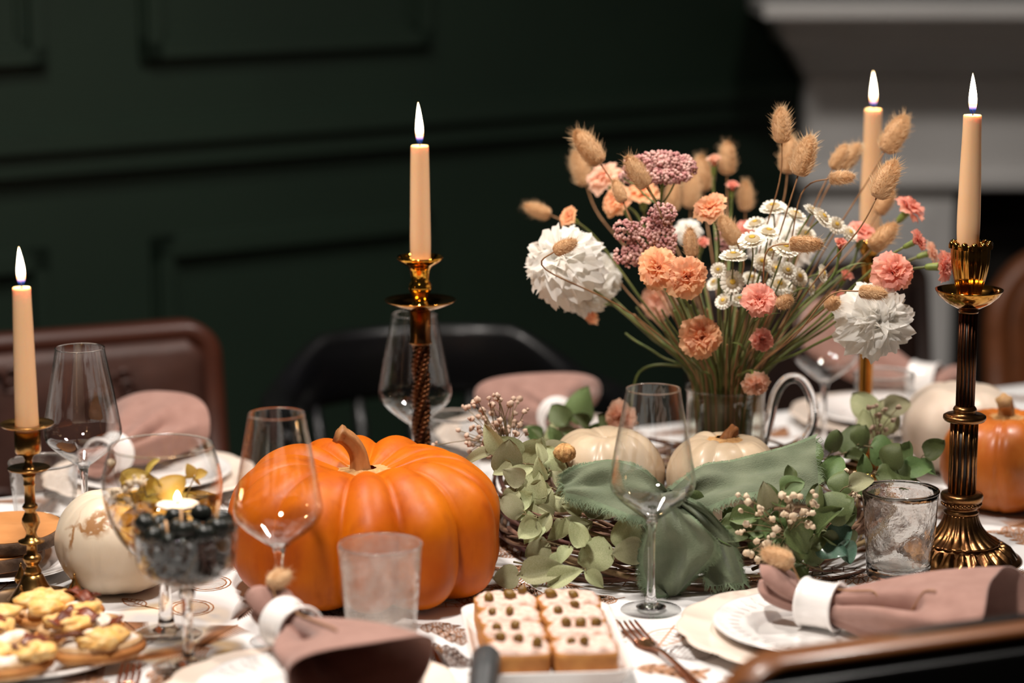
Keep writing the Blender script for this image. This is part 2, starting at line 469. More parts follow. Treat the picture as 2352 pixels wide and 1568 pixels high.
s_a, z_up = wall_hit(105, 150)[0], wall_hit(300, 145)[1]
s_b = wall_hit(320, 140)[0]; s_c = wall_hit(985, 95)[0]
moulding_frame(-1.95, s_a, z_up, 2.3)
moulding_frame(s_b, s_c, z_up, 2.3)
z_lo = wall_hit(600, 520)[1]
s_d = wall_hit(110, 620)[0]; s_e = wall_hit(345, 560)[0]; s_f = wall_hit(985, 480)[0]
moulding_frame(-1.95, s_d, 0.20, z_lo)
moulding_frame(s_e, s_f, 0.20, z_lo)
z_rail = wall_hit(435, 325)[1]
V, Fc = [], []
for z0, z1, d in ((-0.05, 0.05, 0.012), (-0.035, 0.04, 0.026), (0.005, 0.035, 0.042)):
    wall_box(-3.2, 0.80, z_rail + z0, z_rail + z1, 0, d, V, Fc)
mk('dado_rail', V, Fc, MT['wall_green'], wall, smooth=False)
V, Fc = wall_box(-3.2, 0.80, 0, 0.16, 0, 0.02)
tag(mk('baseboard_back', V, Fc, MT['wall_green'], smooth=False), kind='structure')

# fireplace ----------------------------------------------------------
FY = 4.85
fx = at(1852, 300, FY).x
fp = thing('fireplace_mantel', 'grey-white painted fireplace surround with stepped mantel shelf', 'fireplace', (fx + 0.6, FY + 0.1, 0))


def fbox(name, x0, x1, y0, y1, z0, z1, mat, bev=0.006):
    return box(name, x0 - fx - 0.6, x1 - fx - 0.6, y0 - FY - 0.1, y1 - FY - 0.1, z0, z1, mat, fp, bevel=bev)


XR = fx + 1.35
zt = zrow(8, 4.62)
z1 = zrow(44, 4.62)
fbox('shelf', at(1752, 20, 4.62).x, XR + 0.12, 4.60, 5.05, z1, zt, MT['mantel'])
z2 = zrow(160, 4.76)
prof = [(4.64, z1 + 0.004), (4.655, z1 - 0.02), (4.69, z1 - 0.035), (4.70, z1 - 0.055), (4.72, z1 - 0.06), (4.745, (z1 + z2) / 2 - 0.005), (4.775, z2 + 0.02), (4.80, z2 + 0.008), (4.82, z2 - 0.012), (4.845, z2 - 0.02)]
V, Fc = [], []
for (yy, zz) in prof:
    xl = fx - (4.85 - yy) * 0.42
    for (x, y) in ((xl, 5.04), (xl, yy), (XR + 0.08, yy), (XR + 0.08, 5.04)):
        V.append((x - fx - 0.6, y - FY - 0.1, zz))
for i in range(len(prof) - 1):
    for k in range(3):
        Fc.append((i * 4 + k, (i + 1) * 4 + k, (i + 1) * 4 + k + 1, i * 4 + k + 1))
mk('crown_moulding', V, Fc, MT['mantel'], fp, smooth=False)
z3 = zrow(432, FY)
fbox('frieze', fx, XR, FY, 5.05, z3 + 0.03, z2 - 0.01, MT['mantel'])
fbox('lintel_moulding', fx - 0.012, XR, FY - 0.025, 5.04, z3, z3 + 0.035, MT['mantel'], 0.008)
pxr = at(2188, 700, FY).x
for xa, xb in ((fx + 0.004, pxr), (XR - (pxr - fx), XR - 0.004)):
    pil = fbox('pilaster', xa, xb, FY + 0.004, 5.05, 0.0, z3, MT['mantel'])
    w = xb - xa
    box('plinth', xa - 0.015 - fx - 0.6, xb + 0.015 - fx - 0.6, FY - 0.02 - FY - 0.1, 5.04 - FY - 0.1, 0, 0.16, MT['mantel'], pil)
    box('recessed_border', xa + 0.05 - fx - 0.6, xb - 0.05 - fx - 0.6, -0.104, -0.09, 0.25, z3 - 0.05, MT['mantel'], pil, bevel=0.003)
fbox('firebox', pxr + 0.001, XR - (pxr - fx) - 0.001, 5.0, 5.045, 0.0, z3 - 0.001, MT['soot'], 0)
fbox('firebox_wall', pxr - 0.004, pxr + 0.012, FY + 0.02, 5.0, 0.0, z3 - 0.001, MT['soot'], 0)
fbox('lintel_underside', pxr, XR - (pxr - fx), FY + 0.03, 5.0, z3 - 0.02, z3 - 0.001, MT['soot'], 0)

# ------------------------------------------------------------------ table and cloth
TTH = R(25.5)
TO = Vector((-0.61, 2.86, 0))
TU = Vector((math.cos(TTH), math.sin(TTH), 0)); TV = Vector((math.sin(TTH), -math.cos(TTH), 0))
S0, S1, DW = -0.45, 1.95, 1.12
tc_ = TO + TU * ((S0 + S1) / 2) + TV * (DW / 2)
L2, W2 = (S1 - S0) / 2, DW / 2
tab = thing('dining_table', 'long dining table standing under the printed white cloth', 'table', (tc_.x, tc_.y, 0), TTH)
box('tabletop', -L2 + 0.01, L2 - 0.01, -W2 + 0.01, W2 - 0.01, 0.712, 0.7475, MT['mahogany'], tab, bevel=0.004)
for sx in (-1, 1):
    for sy in (-1, 1):
        prof = [(0, 0), (0.03, 0), (0.032, 0.03), (0.024, 0.08), (0.03, 0.3), (0.038, 0.5), (0.03, 0.56), (0.042, 0.60), (0.042, 0.7118), (0, 0.7118)]
        lathe('leg', prof, MT['mahogany'], tab, (sx * (L2 - 0.15), sy * (W2 - 0.15), 0), 20)


def cloth_fn(u, v):
    # u along length, v across, unrolled with drops
    D = 0.22
    a = (u - 0.5) * (2 * L2 + 2 * D); b = (v - 0.5) * (2 * W2 + 2 * D)
    x = max(-L2, min(L2, a)); y = max(-W2, min(W2, b)); z = TZ
    ex, ey = abs(a) - L2, abs(b) - W2
    if ex > 0: z = min(z, TZ - ex); x += math.copysign(0.012 * math.sin(b * 22) * min(1, ex * 8) + 0.004, a)
    if ey > 0: z = min(z, TZ - ey); y += math.copysign(0.012 * math.sin(a * 20) * min(1, ey * 8) + 0.004, b)
    return (x, y, z)


V, Fc = grid_vf(cloth_fn, 140, 76)
cl = mk('tablecloth', V, Fc, MT['cloth'], None, (tc_.x, tc_.y, 0)); cl.rotation_euler = (0, 0, TTH)
tag(cl, 'white tablecloth printed with brown autumn leaf sketches', 'tablecloth')


def ribbon_strip(pts, w, V, Fc, z):
    n = len(pts); base = len(V)
    for i, (x, y) in enumerate(pts):
        a = pts[max(0, i - 1)]; b = pts[min(n - 1, i + 1)]
        tx, ty = b[0] - a[0], b[1] - a[1]; l = math.hypot(tx, ty) or 1
        ww = w[i] if isinstance(w, list) else w
        nx, ny = -ty / l * ww / 2, tx / l * ww / 2
        V += [(x + nx, y + ny, z), (x - nx, y - ny, z)]
    for i in range(n - 1):
        Fc.append((base + 2 * i, base + 2 * i + 1, base + 2 * i + 3, base + 2 * i + 2))


def motif(kind, cx, cy, ang, s, V, Fc, z):
    ca, sa = math.cos(ang), math.sin(ang)
    def P(x, y): return (cx + (x * ca - y * sa) * s, cy + (x * sa + y * ca) * s)
    lw = 0.0016
    def leaf(x, y, a, l, wd):
        c, d = math.cos(a), math.sin(a)
        def Q(t, o): return P(x + c * t * l - d * o, y + d * t * l + c * o)
        up = [Q(t / 8, wd * math.sin(math.pi * (t / 8) ** 0.8) + 0.006 * math.sin(t * 3)) for t in range(9)]
        dn = [Q(t / 8, -wd * math.sin(math.pi * (t / 8) ** 0.8)) for t in range(9)]
        ribbon_strip(up, lw, V, Fc, z); ribbon_strip(dn, lw, V, Fc, z)
        ribbon_strip([Q(-0.15, 0), Q(0.5, 0), Q(1, 0)], lw, V, Fc, z)
        for t in (0.2, 0.35, 0.5, 0.65, 0.8):
            h = wd * math.sin(math.pi * t ** 0.8) * 0.85
            ribbon_strip([Q(t, 0), Q(t + 0.12, h)], lw * 0.7, V, Fc, z); ribbon_strip([Q(t, 0), Q(t + 0.12, -h)], lw * 0.7, V, Fc, z)
    if kind == 0:       # big single leaf
        leaf(0, 0, 0, 1.0, 0.30)
    elif kind == 1:     # sprig
        ribbon_strip([P(t / 6, 0.08 * math.sin(t)) for t in range(7)], lw, V, Fc, z)
        for t in range(1, 7):
            leaf(t / 6.5, 0.08 * math.sin(t), 0.8, 0.30, 0.07); leaf(t / 6.5, 0.08 * math.sin(t), -0.8, 0.30, 0.07)
    elif kind == 2:     # fern strokes
        ribbon_strip([P(t / 8, 0.1 * (t / 8) ** 2) for t in range(9)], lw * 1.3, V, Fc, z)
        for t in range(1, 22):
            u = t / 22; h = 0.30 * (1 - u) + 0.04
            for sg in (-1, 1):
                ribbon_strip([P(u, 0.1 * u * u), P(u + 0.10, 0.1 * u * u + sg * h * 0.6), P(u + 0.14, 0.1 * u * u + sg * h)], [lw * 1.4, lw * 1.1, lw * 0.3], V, Fc, z)
    elif kind == 3:     # oval acorn / mushroom
        for r in (0.30, 0.24):
            ribbon_strip([P(r * 1.2 * math.cos(k * math.pi / 9), r * math.sin(k * math.pi / 9)) for k in range(19)], lw, V, Fc, z)
        for k in range(-4, 5):
            ribbon_strip([P(k * 0.06, -0.22), P(k * 0.07, 0.2)], lw * 0.6, V, Fc, z)
        ribbon_strip([P(0.0, 0.3), P(0.05, 0.45), P(0.2, 0.6)], lw * 1.5, V, Fc, z)
        leaf(0.2, 0.6, 0.6, 0.5, 0.13)


rnd = random.Random(11)
sets = {'print_brown': ([], []), 'print_dark': ([], []), 'print_rust': ([], [])}
spots = []
tries = 0
while len(spots) < 330 and tries < 20000:
    tries += 1
    x = rnd.uniform(-L2 + 0.05, L2 - 0.3); y = rnd.uniform(-W2 + 0.05, W2 - 0.05)
    if all((x - a) ** 2 + (y - b) ** 2 > 0.062 ** 2 for a, b in spots): spots.append((x, y))
for i, (x, y) in enumerate(spots):
    k = rnd.choice((0, 1, 1, 2, 2, 3))
    key = rnd.choice(('print_brown', 'print_brown', 'print_dark', 'print_rust'))
    motif(k, x, y, rnd.uniform(0, 6.28), rnd.uniform(0.06, 0.095), *sets[key], TZ + 0.0004)
for key, (V, Fc) in sets.items():
    tag(mk('printed_sketch', V, Fc, MT[key], cl, smooth=False), kind='stuff')

# ------------------------------------------------------------------ chairs
def rounded_path(w, z0, z1, r, n=6):
    pts = [(-w / 2, z0)]
    for k in range(n + 1):
        a = math.pi - k * math.pi / 2 / n; pts.append((-w / 2 + r + r * math.cos(a), z1 - r + r * math.sin(a)))
    for k in range(n + 1):
        a = math.pi / 2 - k * math.pi / 2 / n; pts.append((w / 2 - r + r * math.cos(a), z1 - r + r * math.sin(a)))
    pts.append((w / 2, z0)); return pts


def panel_chair(name, label, loc, rot, w, top, rad, frame_m, panel_m, fw=0.034, arch=0.0, seat_m=None, group=None, lean=0.06):
    """chair facing local -y (its back at local y = 0), framed solid back"""
    t = thing(name, label, 'chair', loc, rot, group)
    path = rounded_path(w, 0.50, top, rad, 8)
    def P(x, z, y):
        zz = z + arch * (1 - (2 * x / w) ** 2) * max(0, (z - 0.5) / (top - 0.5))
        return (x, y + lean * (z - 0.45) / 0.45, zz)
    V, Fc = [], []
    n = len(path); sec = ((0, -0.016), (0.4, -0.021), (1, -0.012), (1, 0.014), (0.4, 0.02), (0, 0.016))
    cx, cz = 0, (0.5 + top) / 2
    for i, (x, z) in enumerate(path):
        a = path[max(0, i - 1)]; b = path[min(n - 1, i + 1)]
        tx, tz = b[0] - a[0], b[1] - a[1]; l = math.hypot(tx, tz); nx, nz = tz / l, -tx / l
        for (o, yy) in sec:
            V.append(P(x + nx * o * fw, z + nz * o * fw, yy))
    m = len(sec)
    for i in range(n - 1):
        for k in range(m):
            Fc.append((i * m + k, i * m + (k + 1) % m, (i + 1) * m + (k + 1) % m, (i + 1) * m + k))
    Fc.append(tuple(range(m))); Fc.append(tuple((n - 1) * m + k for k in range(m - 1, -1, -1)))
    mk('back_frame', V, Fc, frame_m, t)
    def pan(u, v):
        x = (u - 0.5) * (w - 1.6 * fw); z = 0.5 + v * (top - 0.5 - 0.8 * fw)
        cut = rad - fw * 0.8
        if z > top - fw * 0.8 - cut and abs(x) > w / 2 - 0.8 * fw - cut:
            dz = (z - (top - fw * 0.8 - cut)) / cut; lim = w / 2 - 0.8 * fw - cut + cut * math.sqrt(max(0, 1 - dz * dz))
            x = math.copysign(min(abs(x), lim), x)
        e = min(1, 6 * min(u, 1 - u, v + 0.2, 1 - v))
        return P(x, z, -0.004 - 0.008 * e)
    V, Fc = grid_vf(pan, 24, 16)
    o = mk('back_panel', V, Fc, panel_m, t); solid(o, 0.012, 1.0)
    o = box('seat', -w / 2, w / 2, -0.42, 0.0, 0.43, 0.475, seat_m or panel_m, t, bevel=0.012)
    for sx in (-1, 1):
        tube('leg', [(sx * (w / 2 - 0.03), -0.39, 0.44), (sx * (w / 2 - 0.03), -0.395, 0.2), (sx * (w / 2 - 0.025), -0.40, 0.0)], [0.022, 0.019, 0.014], frame_m, t, 10)
        tube('leg', [(sx * (w / 2 - 0.02), 0.012, 0.54), (sx * (w / 2 - 0.02), 0.0, 0.42), (sx * (w / 2 - 0.02), 0.01, 0.2), (sx * (w / 2 - 0.02), 0.05, 0.0)], [0.02, 0.02, 0.018, 0.015], frame_m, t, 10)
    return t


# carved brown chair behind the left place setting
pr = at(532, 735, 3.52)
cw = 0.50
tcx = Vector((pr.x, pr.y, 0)) - Vector((math.cos(R(24)), math.sin(R(24)), 0)) * cw / 2
lc = panel_chair('carved_chair', 'brown wooden chair with carved back panel and rounded top corner', (tcx.x, tcx.y - 0.05, 0), R(24), cw, pr.z + 0.005, 0.055, MT['mahogany'], MT['carved'], 0.036)
# carved flower scrolls on its back panel
pan = [c for c in lc.children if c.name.startswith('back_panel')][0]
rc = random.Random(5)
for k in range(16):
    x = rc.uniform(-0.17, 0.19); z = rc.uniform(0.56, 0.80); r = rc.uniform(0.014, 0.030); a0 = rc.uniform(0, 6)
    pts = [(x + r * (1 - j / 22) * math.cos(a0 + j * 0.42), 0.018 + 0.06 * (z - 0.45) / 0.45 - 0.042, z + r * (1 - j / 22) * math.sin(a0 + j * 0.42)) for j in range(20)]
    tube('carved_scroll', pts, 0.0045, MT['carved'], pan, 5)

# black captain's chair behind the middle of the table
bc = thing('captain_chair', 'black lacquered captain chair with bowed back rail and spindles', 'chair', (-0.10, 3.52, 0), R(14))
NB = 40
V, Fc = [], []
secb = 10
for i in range(NB + 1):
    u = i / NB * 2 - 1
    a = math.pi / 2 - u * R(96)
    rad_ = 0.235 + 0.02 * abs(u)
    x, y = rad_ * math.cos(a), rad_ * math.sin(a)
    if abs(u) > 0.80:
        k = (abs(u) - 0.8) / 0.2; y -= 0.05 * k * k
    hh = 0.058 - 0.030 * min(1, max(0, (abs(u) - 0.42) / 0.3)); th = 0.013 + 0.012 * min(1, max(0, (abs(u) - 0.45) / 0.25))
    if i in (0, NB): hh *= 0.5; th *= 0.5
    zc = 0.738 - 0.028 * min(1, max(0, (abs(u) - 0.4) / 0.3))
    for k in range(secb):
        b = 2 * math.pi * k / secb
        rr = rad_ + th * math.copysign(abs(math.cos(b)) ** 0.6, math.cos(b))
        V.append((x * rr / rad_, y * rr / rad_, zc + hh * math.copysign(abs(math.sin(b)) ** 0.6, math.sin(b))))
for i in range(NB):
    for k in range(secb):
        Fc.append((i * secb + k, i * secb + (k + 1) % secb, (i + 1) * secb + (k + 1) % secb, (i + 1) * secb + k))
Fc.append(tuple(range(secb))); Fc.append(tuple(NB * secb + k for k in range(secb - 1, -1, -1)))
mk('back_rail', V, Fc, MT['black_lacquer'], bc)
for k in range(9):
    u = (k / 8 * 2 - 1) * 0.92; a = math.pi / 2 - u * R(96); r0 = 0.245
    tube('spindle', [(r0 * math.cos(a), r0 * math.sin(a) - (0.03 if abs(u) > .85 else 0), 0.70), (0.225 * math.cos(a), 0.215 * math.sin(a), 0.58), (0.19 * math.cos(a), 0.185 * math.sin(a), 0.452)], [0.010, 0.013, 0.009], MT['black_lacquer'], bc, 8)
lathe('seat', [(0, 0.42), (0.17, 0.42), (0.215, 0.43), (0.22, 0.445), (0.21, 0.458), (0.12, 0.452), (0, 0.45)], MT['black_lacquer'], bc, n=32)
for sx in (-1, 1):
    for sy in (-1, 1):
        tube('leg', [(sx * 0.12, sy * 0.12, 0.43), (sx * 0.155, sy * 0.155, 0.22), (sx * 0.19, sy * 0.19, 0.0)], [0.016, 0.022, 0.013], MT['black_lacquer'], bc, 10)

pr = at(2158, 595, 4.02)
panel_chair('dining_chair', 'dark brown chair in front of the fireplace pilaster', (pr.x - 0.21, pr.y - 0.10, 0), R(20), 0.44, pr.z, 0.04, MT['dark_leather'], MT['dark_leather'], 0.03)
pl_ = at(2292, 600, 4.05)
panel_chair('leather_chair', 'tan leather chair with rounded back in front of the firebox', (pl_.x + 0.22, pl_.y + 0.08, 0), R(20), 0.46, pl_.z + 0.01, 0.14, MT['tan_leather'], MT['tan_leather'], 0.05)
# near chair, seen from behind at the lower right
pa = at(1655, 1548, 1.86)
nw = 0.50
ndir = Vector((math.cos(R(22)), math.sin(R(22)), 0))
ncx = Vector((pa.x, pa.y, 0)) + ndir * nw / 2
nc = panel_chair('wooden_chair', 'honey wood chair with black back panel pulled up to the table', (ncx.x, ncx.y, 0), R(22) + math.pi, nw, pa.z + 0.004, 0.05, MT['honey_wood'], MT['black_lacquer'], 0.011, arch=0.016, lean=0.0)
for c in nc.children:
    if c.name.startswith('back_panel'): pass
pb = box('upholstery', -nw / 2 + 0.009, nw / 2 - 0.009, 0.008, 0.030, 0.52, pa.z - 0.005, MT['black_lacquer'], nc, bevel=0.004)

# ------------------------------------------------------------------ pumpkins
def pumpkin_mat(name, cA, cB, cC, rough=0.38, coat=0.25):
    m = bpy.data.materials.new(name); m.use_nodes = True
    N, L = nt(m); p = N['Principled BSDF']
    tc = N.new('ShaderNodeTexCoord')
    n1 = N.new('ShaderNodeTexNoise'); n1.inputs['Scale'].default_value = 14; n1.inputs['Detail'].default_value = 6
    n2 = N.new('ShaderNodeTexNoise'); n2.inputs['Scale'].default_value = 60; n2.inputs['Detail'].default_value = 8
    L.new(tc.outputs['Object'], n1.inputs[0])
    mp = N.new('ShaderNodeMapping'); mp.inputs['Scale'].default_value = (1, 1, 0.35)
    L.new(tc.outputs['Object'], mp.inputs[0]); L.new(mp.outputs[0], n2.inputs[0])
    r1 = N.new('ShaderNodeMapRange'); r1.inputs[1].default_value = 0.35; r1.inputs[2].default_value = 0.68
    L.new(n1.outputs[0], r1.inputs[0])
    m1 = N.new('ShaderNodeMix'); m1.data_type = 'RGBA'; m1.inputs[6].default_value = (*cA, 1); m1.inputs[7].default_value = (*cB, 1)
    L.new(r1.outputs[0], m1.inputs[0])
    r2 = N.new('ShaderNodeMapRange'); r2.inputs[1].default_value = 0.50; r2.inputs[2].default_value = 0.80; r2.inputs[4].default_value = 0.55
    L.new(n2.outputs[0], r2.inputs[0])
    m2 = N.new('ShaderNodeMix'); m2.data_type = 'RGBA'; m2.inputs[7].default_value = (*cC, 1)
    L.new(r2.outputs[0], m2.inputs[0]); L.new(m1.outputs[2], m2.inputs[6])
    L.new(m2.outputs[2], p.inputs['Base Color'])
    p.inputs['Roughness'].default_value = rough; p.inputs['Coat Weight'].default_value = coat; p.inputs['Coat Roughness'].default_value = 0.25
    p.inputs['Specular IOR Level'].default_value = 0.24
    p.inputs['Subsurface Weight'].default_value = 0.05; p.inputs['Subsurface Radius'].default_value = (1, 0.4, 0.1); p.inputs['Subsurface Scale'].default_value = 0.006
    n3 = N.new('ShaderNodeTexNoise'); n3.inputs['Scale'].default_value = 110; n3.inputs['Detail'].default_value = 4
    L.new(mp.outputs[0], n3.inputs[0])
    bp = N.new('ShaderNodeBump'); bp.inputs['Strength'].default_value = 0.12; bp.inputs['Distance'].default_value = 0.003
    L.new(n3.outputs[0], bp.inputs['Height']); L.new(bp.outputs[0], p.inputs['Normal'])
    return m


def scar_mat(name, base, c2, scar, spots):
    """pale skin with corky brown scar webs of their own shape at a few places (object space centres)"""
    m = pumpkin_mat(name, base, c2, c2, 0.35, 0.2)
    N, L = nt(m); p = N['Principled BSDF']
    src = p.inputs['Base Color'].links[0].from_socket
    tc = N.new('ShaderNodeTexCoord')
    wn = N.new('ShaderNodeTexNoise'); wn.inputs['Scale'].default_value = 45; wn.inputs['Detail'].default_value = 5
    L.new(tc.outputs['Object'], wn.inputs[0])
    wa = N.new('ShaderNodeVectorMath'); wa.operation = 'MULTIPLY_ADD'; wa.inputs[1].default_value = (0.022,) * 3
    L.new(wn.outputs['Color'], wa.inputs[0]); L.new(tc.outputs['Object'], wa.inputs[2])
    vo = N.new('ShaderNodeTexVoronoi'); vo.feature = 'DISTANCE_TO_EDGE'; vo.inputs['Scale'].default_value = 95
    L.new(wa.outputs[0], vo.inputs[0])
    vb = N.new('ShaderNodeTexVoronoi'); vb.feature = 'DISTANCE_TO_EDGE'; vb.inputs['Scale'].default_value = 22
    L.new(wa.outputs[0], vb.inputs[0])
    dense = None; wide = None
    for (c, r1, r2) in spots:
        off = Vector(c) + Vector((0.011,) * 3)
        vd = N.new('ShaderNodeVectorMath'); vd.operation = 'DISTANCE'; vd.inputs[1].default_value = off
        L.new(wa.outputs[0], vd.inputs[0])
        for which, rr in (('d', r1), ('w', r2)):
            mr = N.new('ShaderNodeMapRange'); mr.inputs[1].default_value = rr; mr.inputs[2].default_value = rr * 0.6
            L.new(vd.outputs['Value'], mr.inputs[0])
            cur = dense if which == 'd' else wide
            if cur is None: res = mr.outputs[0]
            else:
                mx = N.new('ShaderNodeMath'); mx.operation = 'MAXIMUM'; L.new(cur, mx.inputs[0]); L.new(mr.outputs[0], mx.inputs[1]); res = mx.outputs[0]
            if which == 'd': dense = res
            else: wide = res
    def line(v, w):
        r = N.new('ShaderNodeMapRange'); r.inputs[1].default_value = w; r.inputs[2].default_value = w * 0.4; L.new(v.outputs['Distance'], r.inputs[0]); return r.outputs[0]
    def mul(a, b):
        k = N.new('ShaderNodeMath'); k.operation = 'MULTIPLY'; L.new(a, k.inputs[0]); L.new(b, k.inputs[1]); return k.outputs[0]
    a = mul(line(vo, 0.30), dense); b = mul(line(vb, 0.055), wide)
    mx = N.new('ShaderNodeMath'); mx.operation = 'MAXIMUM'; L.new(a, mx.inputs[0]); L.new(b, mx.inputs[1])
    mm = N.new('ShaderNodeMix'); mm.data_type = 'RGBA'; mm.inputs[7].default_value = (*scar, 1)
    L.new(mx.outputs[0], mm.inputs[0]); L.new(src, mm.inputs[6]); L.new(mm.outputs[2], p.inputs['Base Color'])
    return m


def pumpkin(name, label, loc, Rr, H, nl, depth_, dimple, mat, seed, stem=None, rot=0.0, group=None, tilt=None, flat=2.3, dimr=0.34, top_lobes=0.5, low=2.3):
    t = thing(name, label, 'pumpkin', loc, rot, group)
    rn = random.Random(seed)
    wds = [rn.uniform(0.75, 1.25) for _ in range(nl)]; tot = sum(wds)
    edges = [0]
    for w_ in wds: edges.append(edges[-1] + w_ / tot * 2 * math.pi)
    amp = [rn.uniform(0.94, 1.05) for _ in range(nl)]
    nu, nv = nl * 16, 56
    def fn(u, v):
        th = u * 2 * math.pi
        k = 0
        while k < nl - 1 and th >= edges[k + 1]: k += 1
        s = (th - edges[k]) / (edges[k + 1] - edges[k]); b = math.sin(math.pi * s) ** 0.5
        e = math.sin(math.pi * s) ** 2
        ph = (v - 0.5) * math.pi
        lo = low if ph < 0 else flat
        cr = abs(math.cos(ph)) ** (2 / lo); sr = math.copysign(abs(math.sin(ph)) ** (2 / (2.05 if ph > 0 else (2.05 if low < 2.5 else low))), math.sin(ph))
        am = 1 + (amp[k] - 1) * e
        r = Rr * cr * (1 - depth_ * (1 - b) * (0.35 + 0.65 * cr)) * am
        z = H / 2 + H / 2 * sr * (1 - depth_ * top_lobes * (1 - b) * min(1, (r / Rr / 0.30) ** 1.5)) * (1 + 0.6 * (am - 1))
        q = r / Rr
        if sr > 0: z -= dimple * math.exp(-(q / dimr) ** 2)
        else: z += dimple * 0.25 * math.exp(-(q / 0.3) ** 2)
        nzv = mnoise.noise(Vector((math.cos(th) * 3 * cr, math.sin(th) * 3 * cr, sr * 2 + seed))) * 0.018 * Rr
        return ((r + nzv) * math.cos(th), (r + nzv) * math.sin(th), z)
    V, Fc = grid_vf(fn, nu, nv, True)
    o = mk('body', V, Fc, mat, t)
    zmin = min(v.co.z for v in o.data.vertices)
    for v in o.data.vertices: v.co.z -= zmin
    if stem:
        r0, r1, pts, smat = stem
        zb = H - dimple - zmin
        P = crv([(x, y, zb - 0.004 + z) for (x, y, z) in pts], 6)
        V, Fc = [], []; n = 20; m_ = len(P)
        for i, p in enumerate(P):
            f = i / (m_ - 1); tt = (P[min(i + 1, m_ - 1)] - P[max(i - 1, 0)]).normalized()
            u = tt.cross(Vector((0, 1, 0.01))).normalized(); w_ = tt.cross(u)
            rr = r1 + (r0 - r1) * (1 - f) ** 4 + (0.15 * r1 if f > 0.9 else 0)
            for k in range(n):
                a = 2 * math.pi * k / n; q = rr * (1 + 0.13 * math.cos(5 * a + 1.5 * f))
                V.append(tuple(p + u * math.cos(a) * q + w_ * math.sin(a) * q))
        for i in range(m_ - 1):
            for k in range(n): Fc.append((i * n + k, i * n + (k + 1) % n, (i + 1) * n + (k + 1) % n, (i + 1) * n + k))
        Fc.append(tuple((m_ - 1) * n + k for k in range(n)))
        so = mk('stem', V, Fc, smat, t)
        # corky collar
        rn2 = random.Random(seed + 5); ph_ = [rn2.uniform(0, 6) for _ in range(4)]
        prof = [(r0 * 2.3, zb + 0.0042), (r0 * 1.7, zb + 0.0052), (r0 * 1.2, zb + 0.0055), (r0 * 0.8, zb + 0.0075)]
        lathe('collar', prof, MT['cork'], so, n=60, fl=lambda a, i: 1 + (0.16 if i == 0 else 0.05) * (math.sin(5 * a + ph_[0]) + 0.6 * math.sin(9 * a + ph_[1]) + 0.4 * math.sin(17 * a + ph_[2])))
    return t


MT['cork'] = M('cork_scar', (0.62, 0.36, 0.14), 0.8, mix=(0.44, 0.22, 0.08), nscale=180, bump=0.8, bscale=300)
MT['stem_brown'] = M('pumpkin_stem', (0.42, 0.18, 0.055), 0.6, mix=(0.26, 0.11, 0.035), nscale=70, bump=0.5, bscale=160, stretch=(1, 1, 0.3))
MT['stem_straw'] = M('pumpkin_stem_straw', (0.50, 0.30, 0.13), 0.7, mix=(0.36, 0.19, 0.08), nscale=70, bump=0.5, bscale=160)
MT['stem_dry'] = M('pumpkin_stem_dry', (0.30, 0.11, 0.03), 0.7, mix=(0.16, 0.06, 0.02), nscale=90, bump=0.8, bscale=160)
MT['pk_orange'] = pumpkin_mat('pumpkin_orange', (0.56, 0.135, 0.001), (0.43, 0.078, 0.001), (0.23, 0.030, 0.001), 0.46, 0.0)
MT['pk_orange2'] = pumpkin_mat('pumpkin_orange_dull', (0.50, 0.14, 0.018), (0.42, 0.10, 0.015), (0.60, 0.24, 0.06))
MT['pk_beige'] = pumpkin_mat('pumpkin_beige', (0.54, 0.42, 0.29), (0.48, 0.36, 0.235), (0.62, 0.51, 0.37), 0.4, 0.25)
MT['pk_pale'] = pumpkin_mat('pumpkin_pale', (0.66, 0.55, 0.45), (0.62, 0.50, 0.40), (0.70, 0.61, 0.51), 0.45, 0.15)

# the big orange one
PKY = 2.480
pc = at(839, 1210, PKY)
pumpkin('orange_pumpkin', 'big glossy orange ribbed pumpkin with curved stem, behind the cloudy tumbler', (pc.x, PKY, TZ), 0.1515, 0.158, 13, 0.155, 0.036, MT['pk_orange'], 4,
        stem=(0.0150, 0.0085, [(-0.004, 0, 0), (-0.004, 0, 0.012), (-0.007, 0, 0.028), (-0.016, -0.002, 0.042), (-0.028, -0.004, 0.050)], MT['stem_brown']), rot=0.15, dimr=0.40, low=4.4)

# white one on the left
WY = 2.468
pc = at(276, 1262, WY)
wr = 148 * m_px(WY, 1262)
MT['pk_white'] = scar_mat('pumpkin_white', (0.70, 0.60, 0.47), (0.64, 0.53, 0.40), (0.34, 0.175, 0.075),
                          [((-0.034, -0.046, 0.088), 0.019, 0.030), ((0.006, -0.058, 0.074), 0.006, 0.026), ((0.030, -0.054, 0.068), 0.011, 0.030), ((-0.058, -0.030, 0.070), 0.005, 0.018)])
pumpkin('white_pumpkin', 'smooth cream-white pumpkin with brown web scars, beside the brass candlestick', (pc.x, WY, TZ), wr, 0.114, 9, 0.025, 0.012, MT['pk_white'], 9, rot=0.4, flat=2.15)

# two beige ones in the wreath
for k, (px_, py_, Y_, lab, sd, st) in enumerate((
        (1394, 1104, 2.66, 'stemless beige pumpkin in the wreath, half hidden by the ribbon', 21, None),
        (1662, 1106, 2.632, 'beige pumpkin in the wreath with a dried brown stem', 33, (0.012, 0.006, [(0, 0, 0), (-0.001, -0.002, 0.008), (0.004, -0.004, 0.014), (0.014, -0.008, 0.017)], MT['stem_dry'])))):
    pc = at(px_, py_, Y_)
    pumpkin('beige_pumpkin', lab, (pc.x, Y_, TZ + 0.027), 133 * m_px(Y_), 0.108, 10, 0.045, 0.014, MT['pk_beige'], sd, stem=st, rot=k * 1.3, flat=2.2)

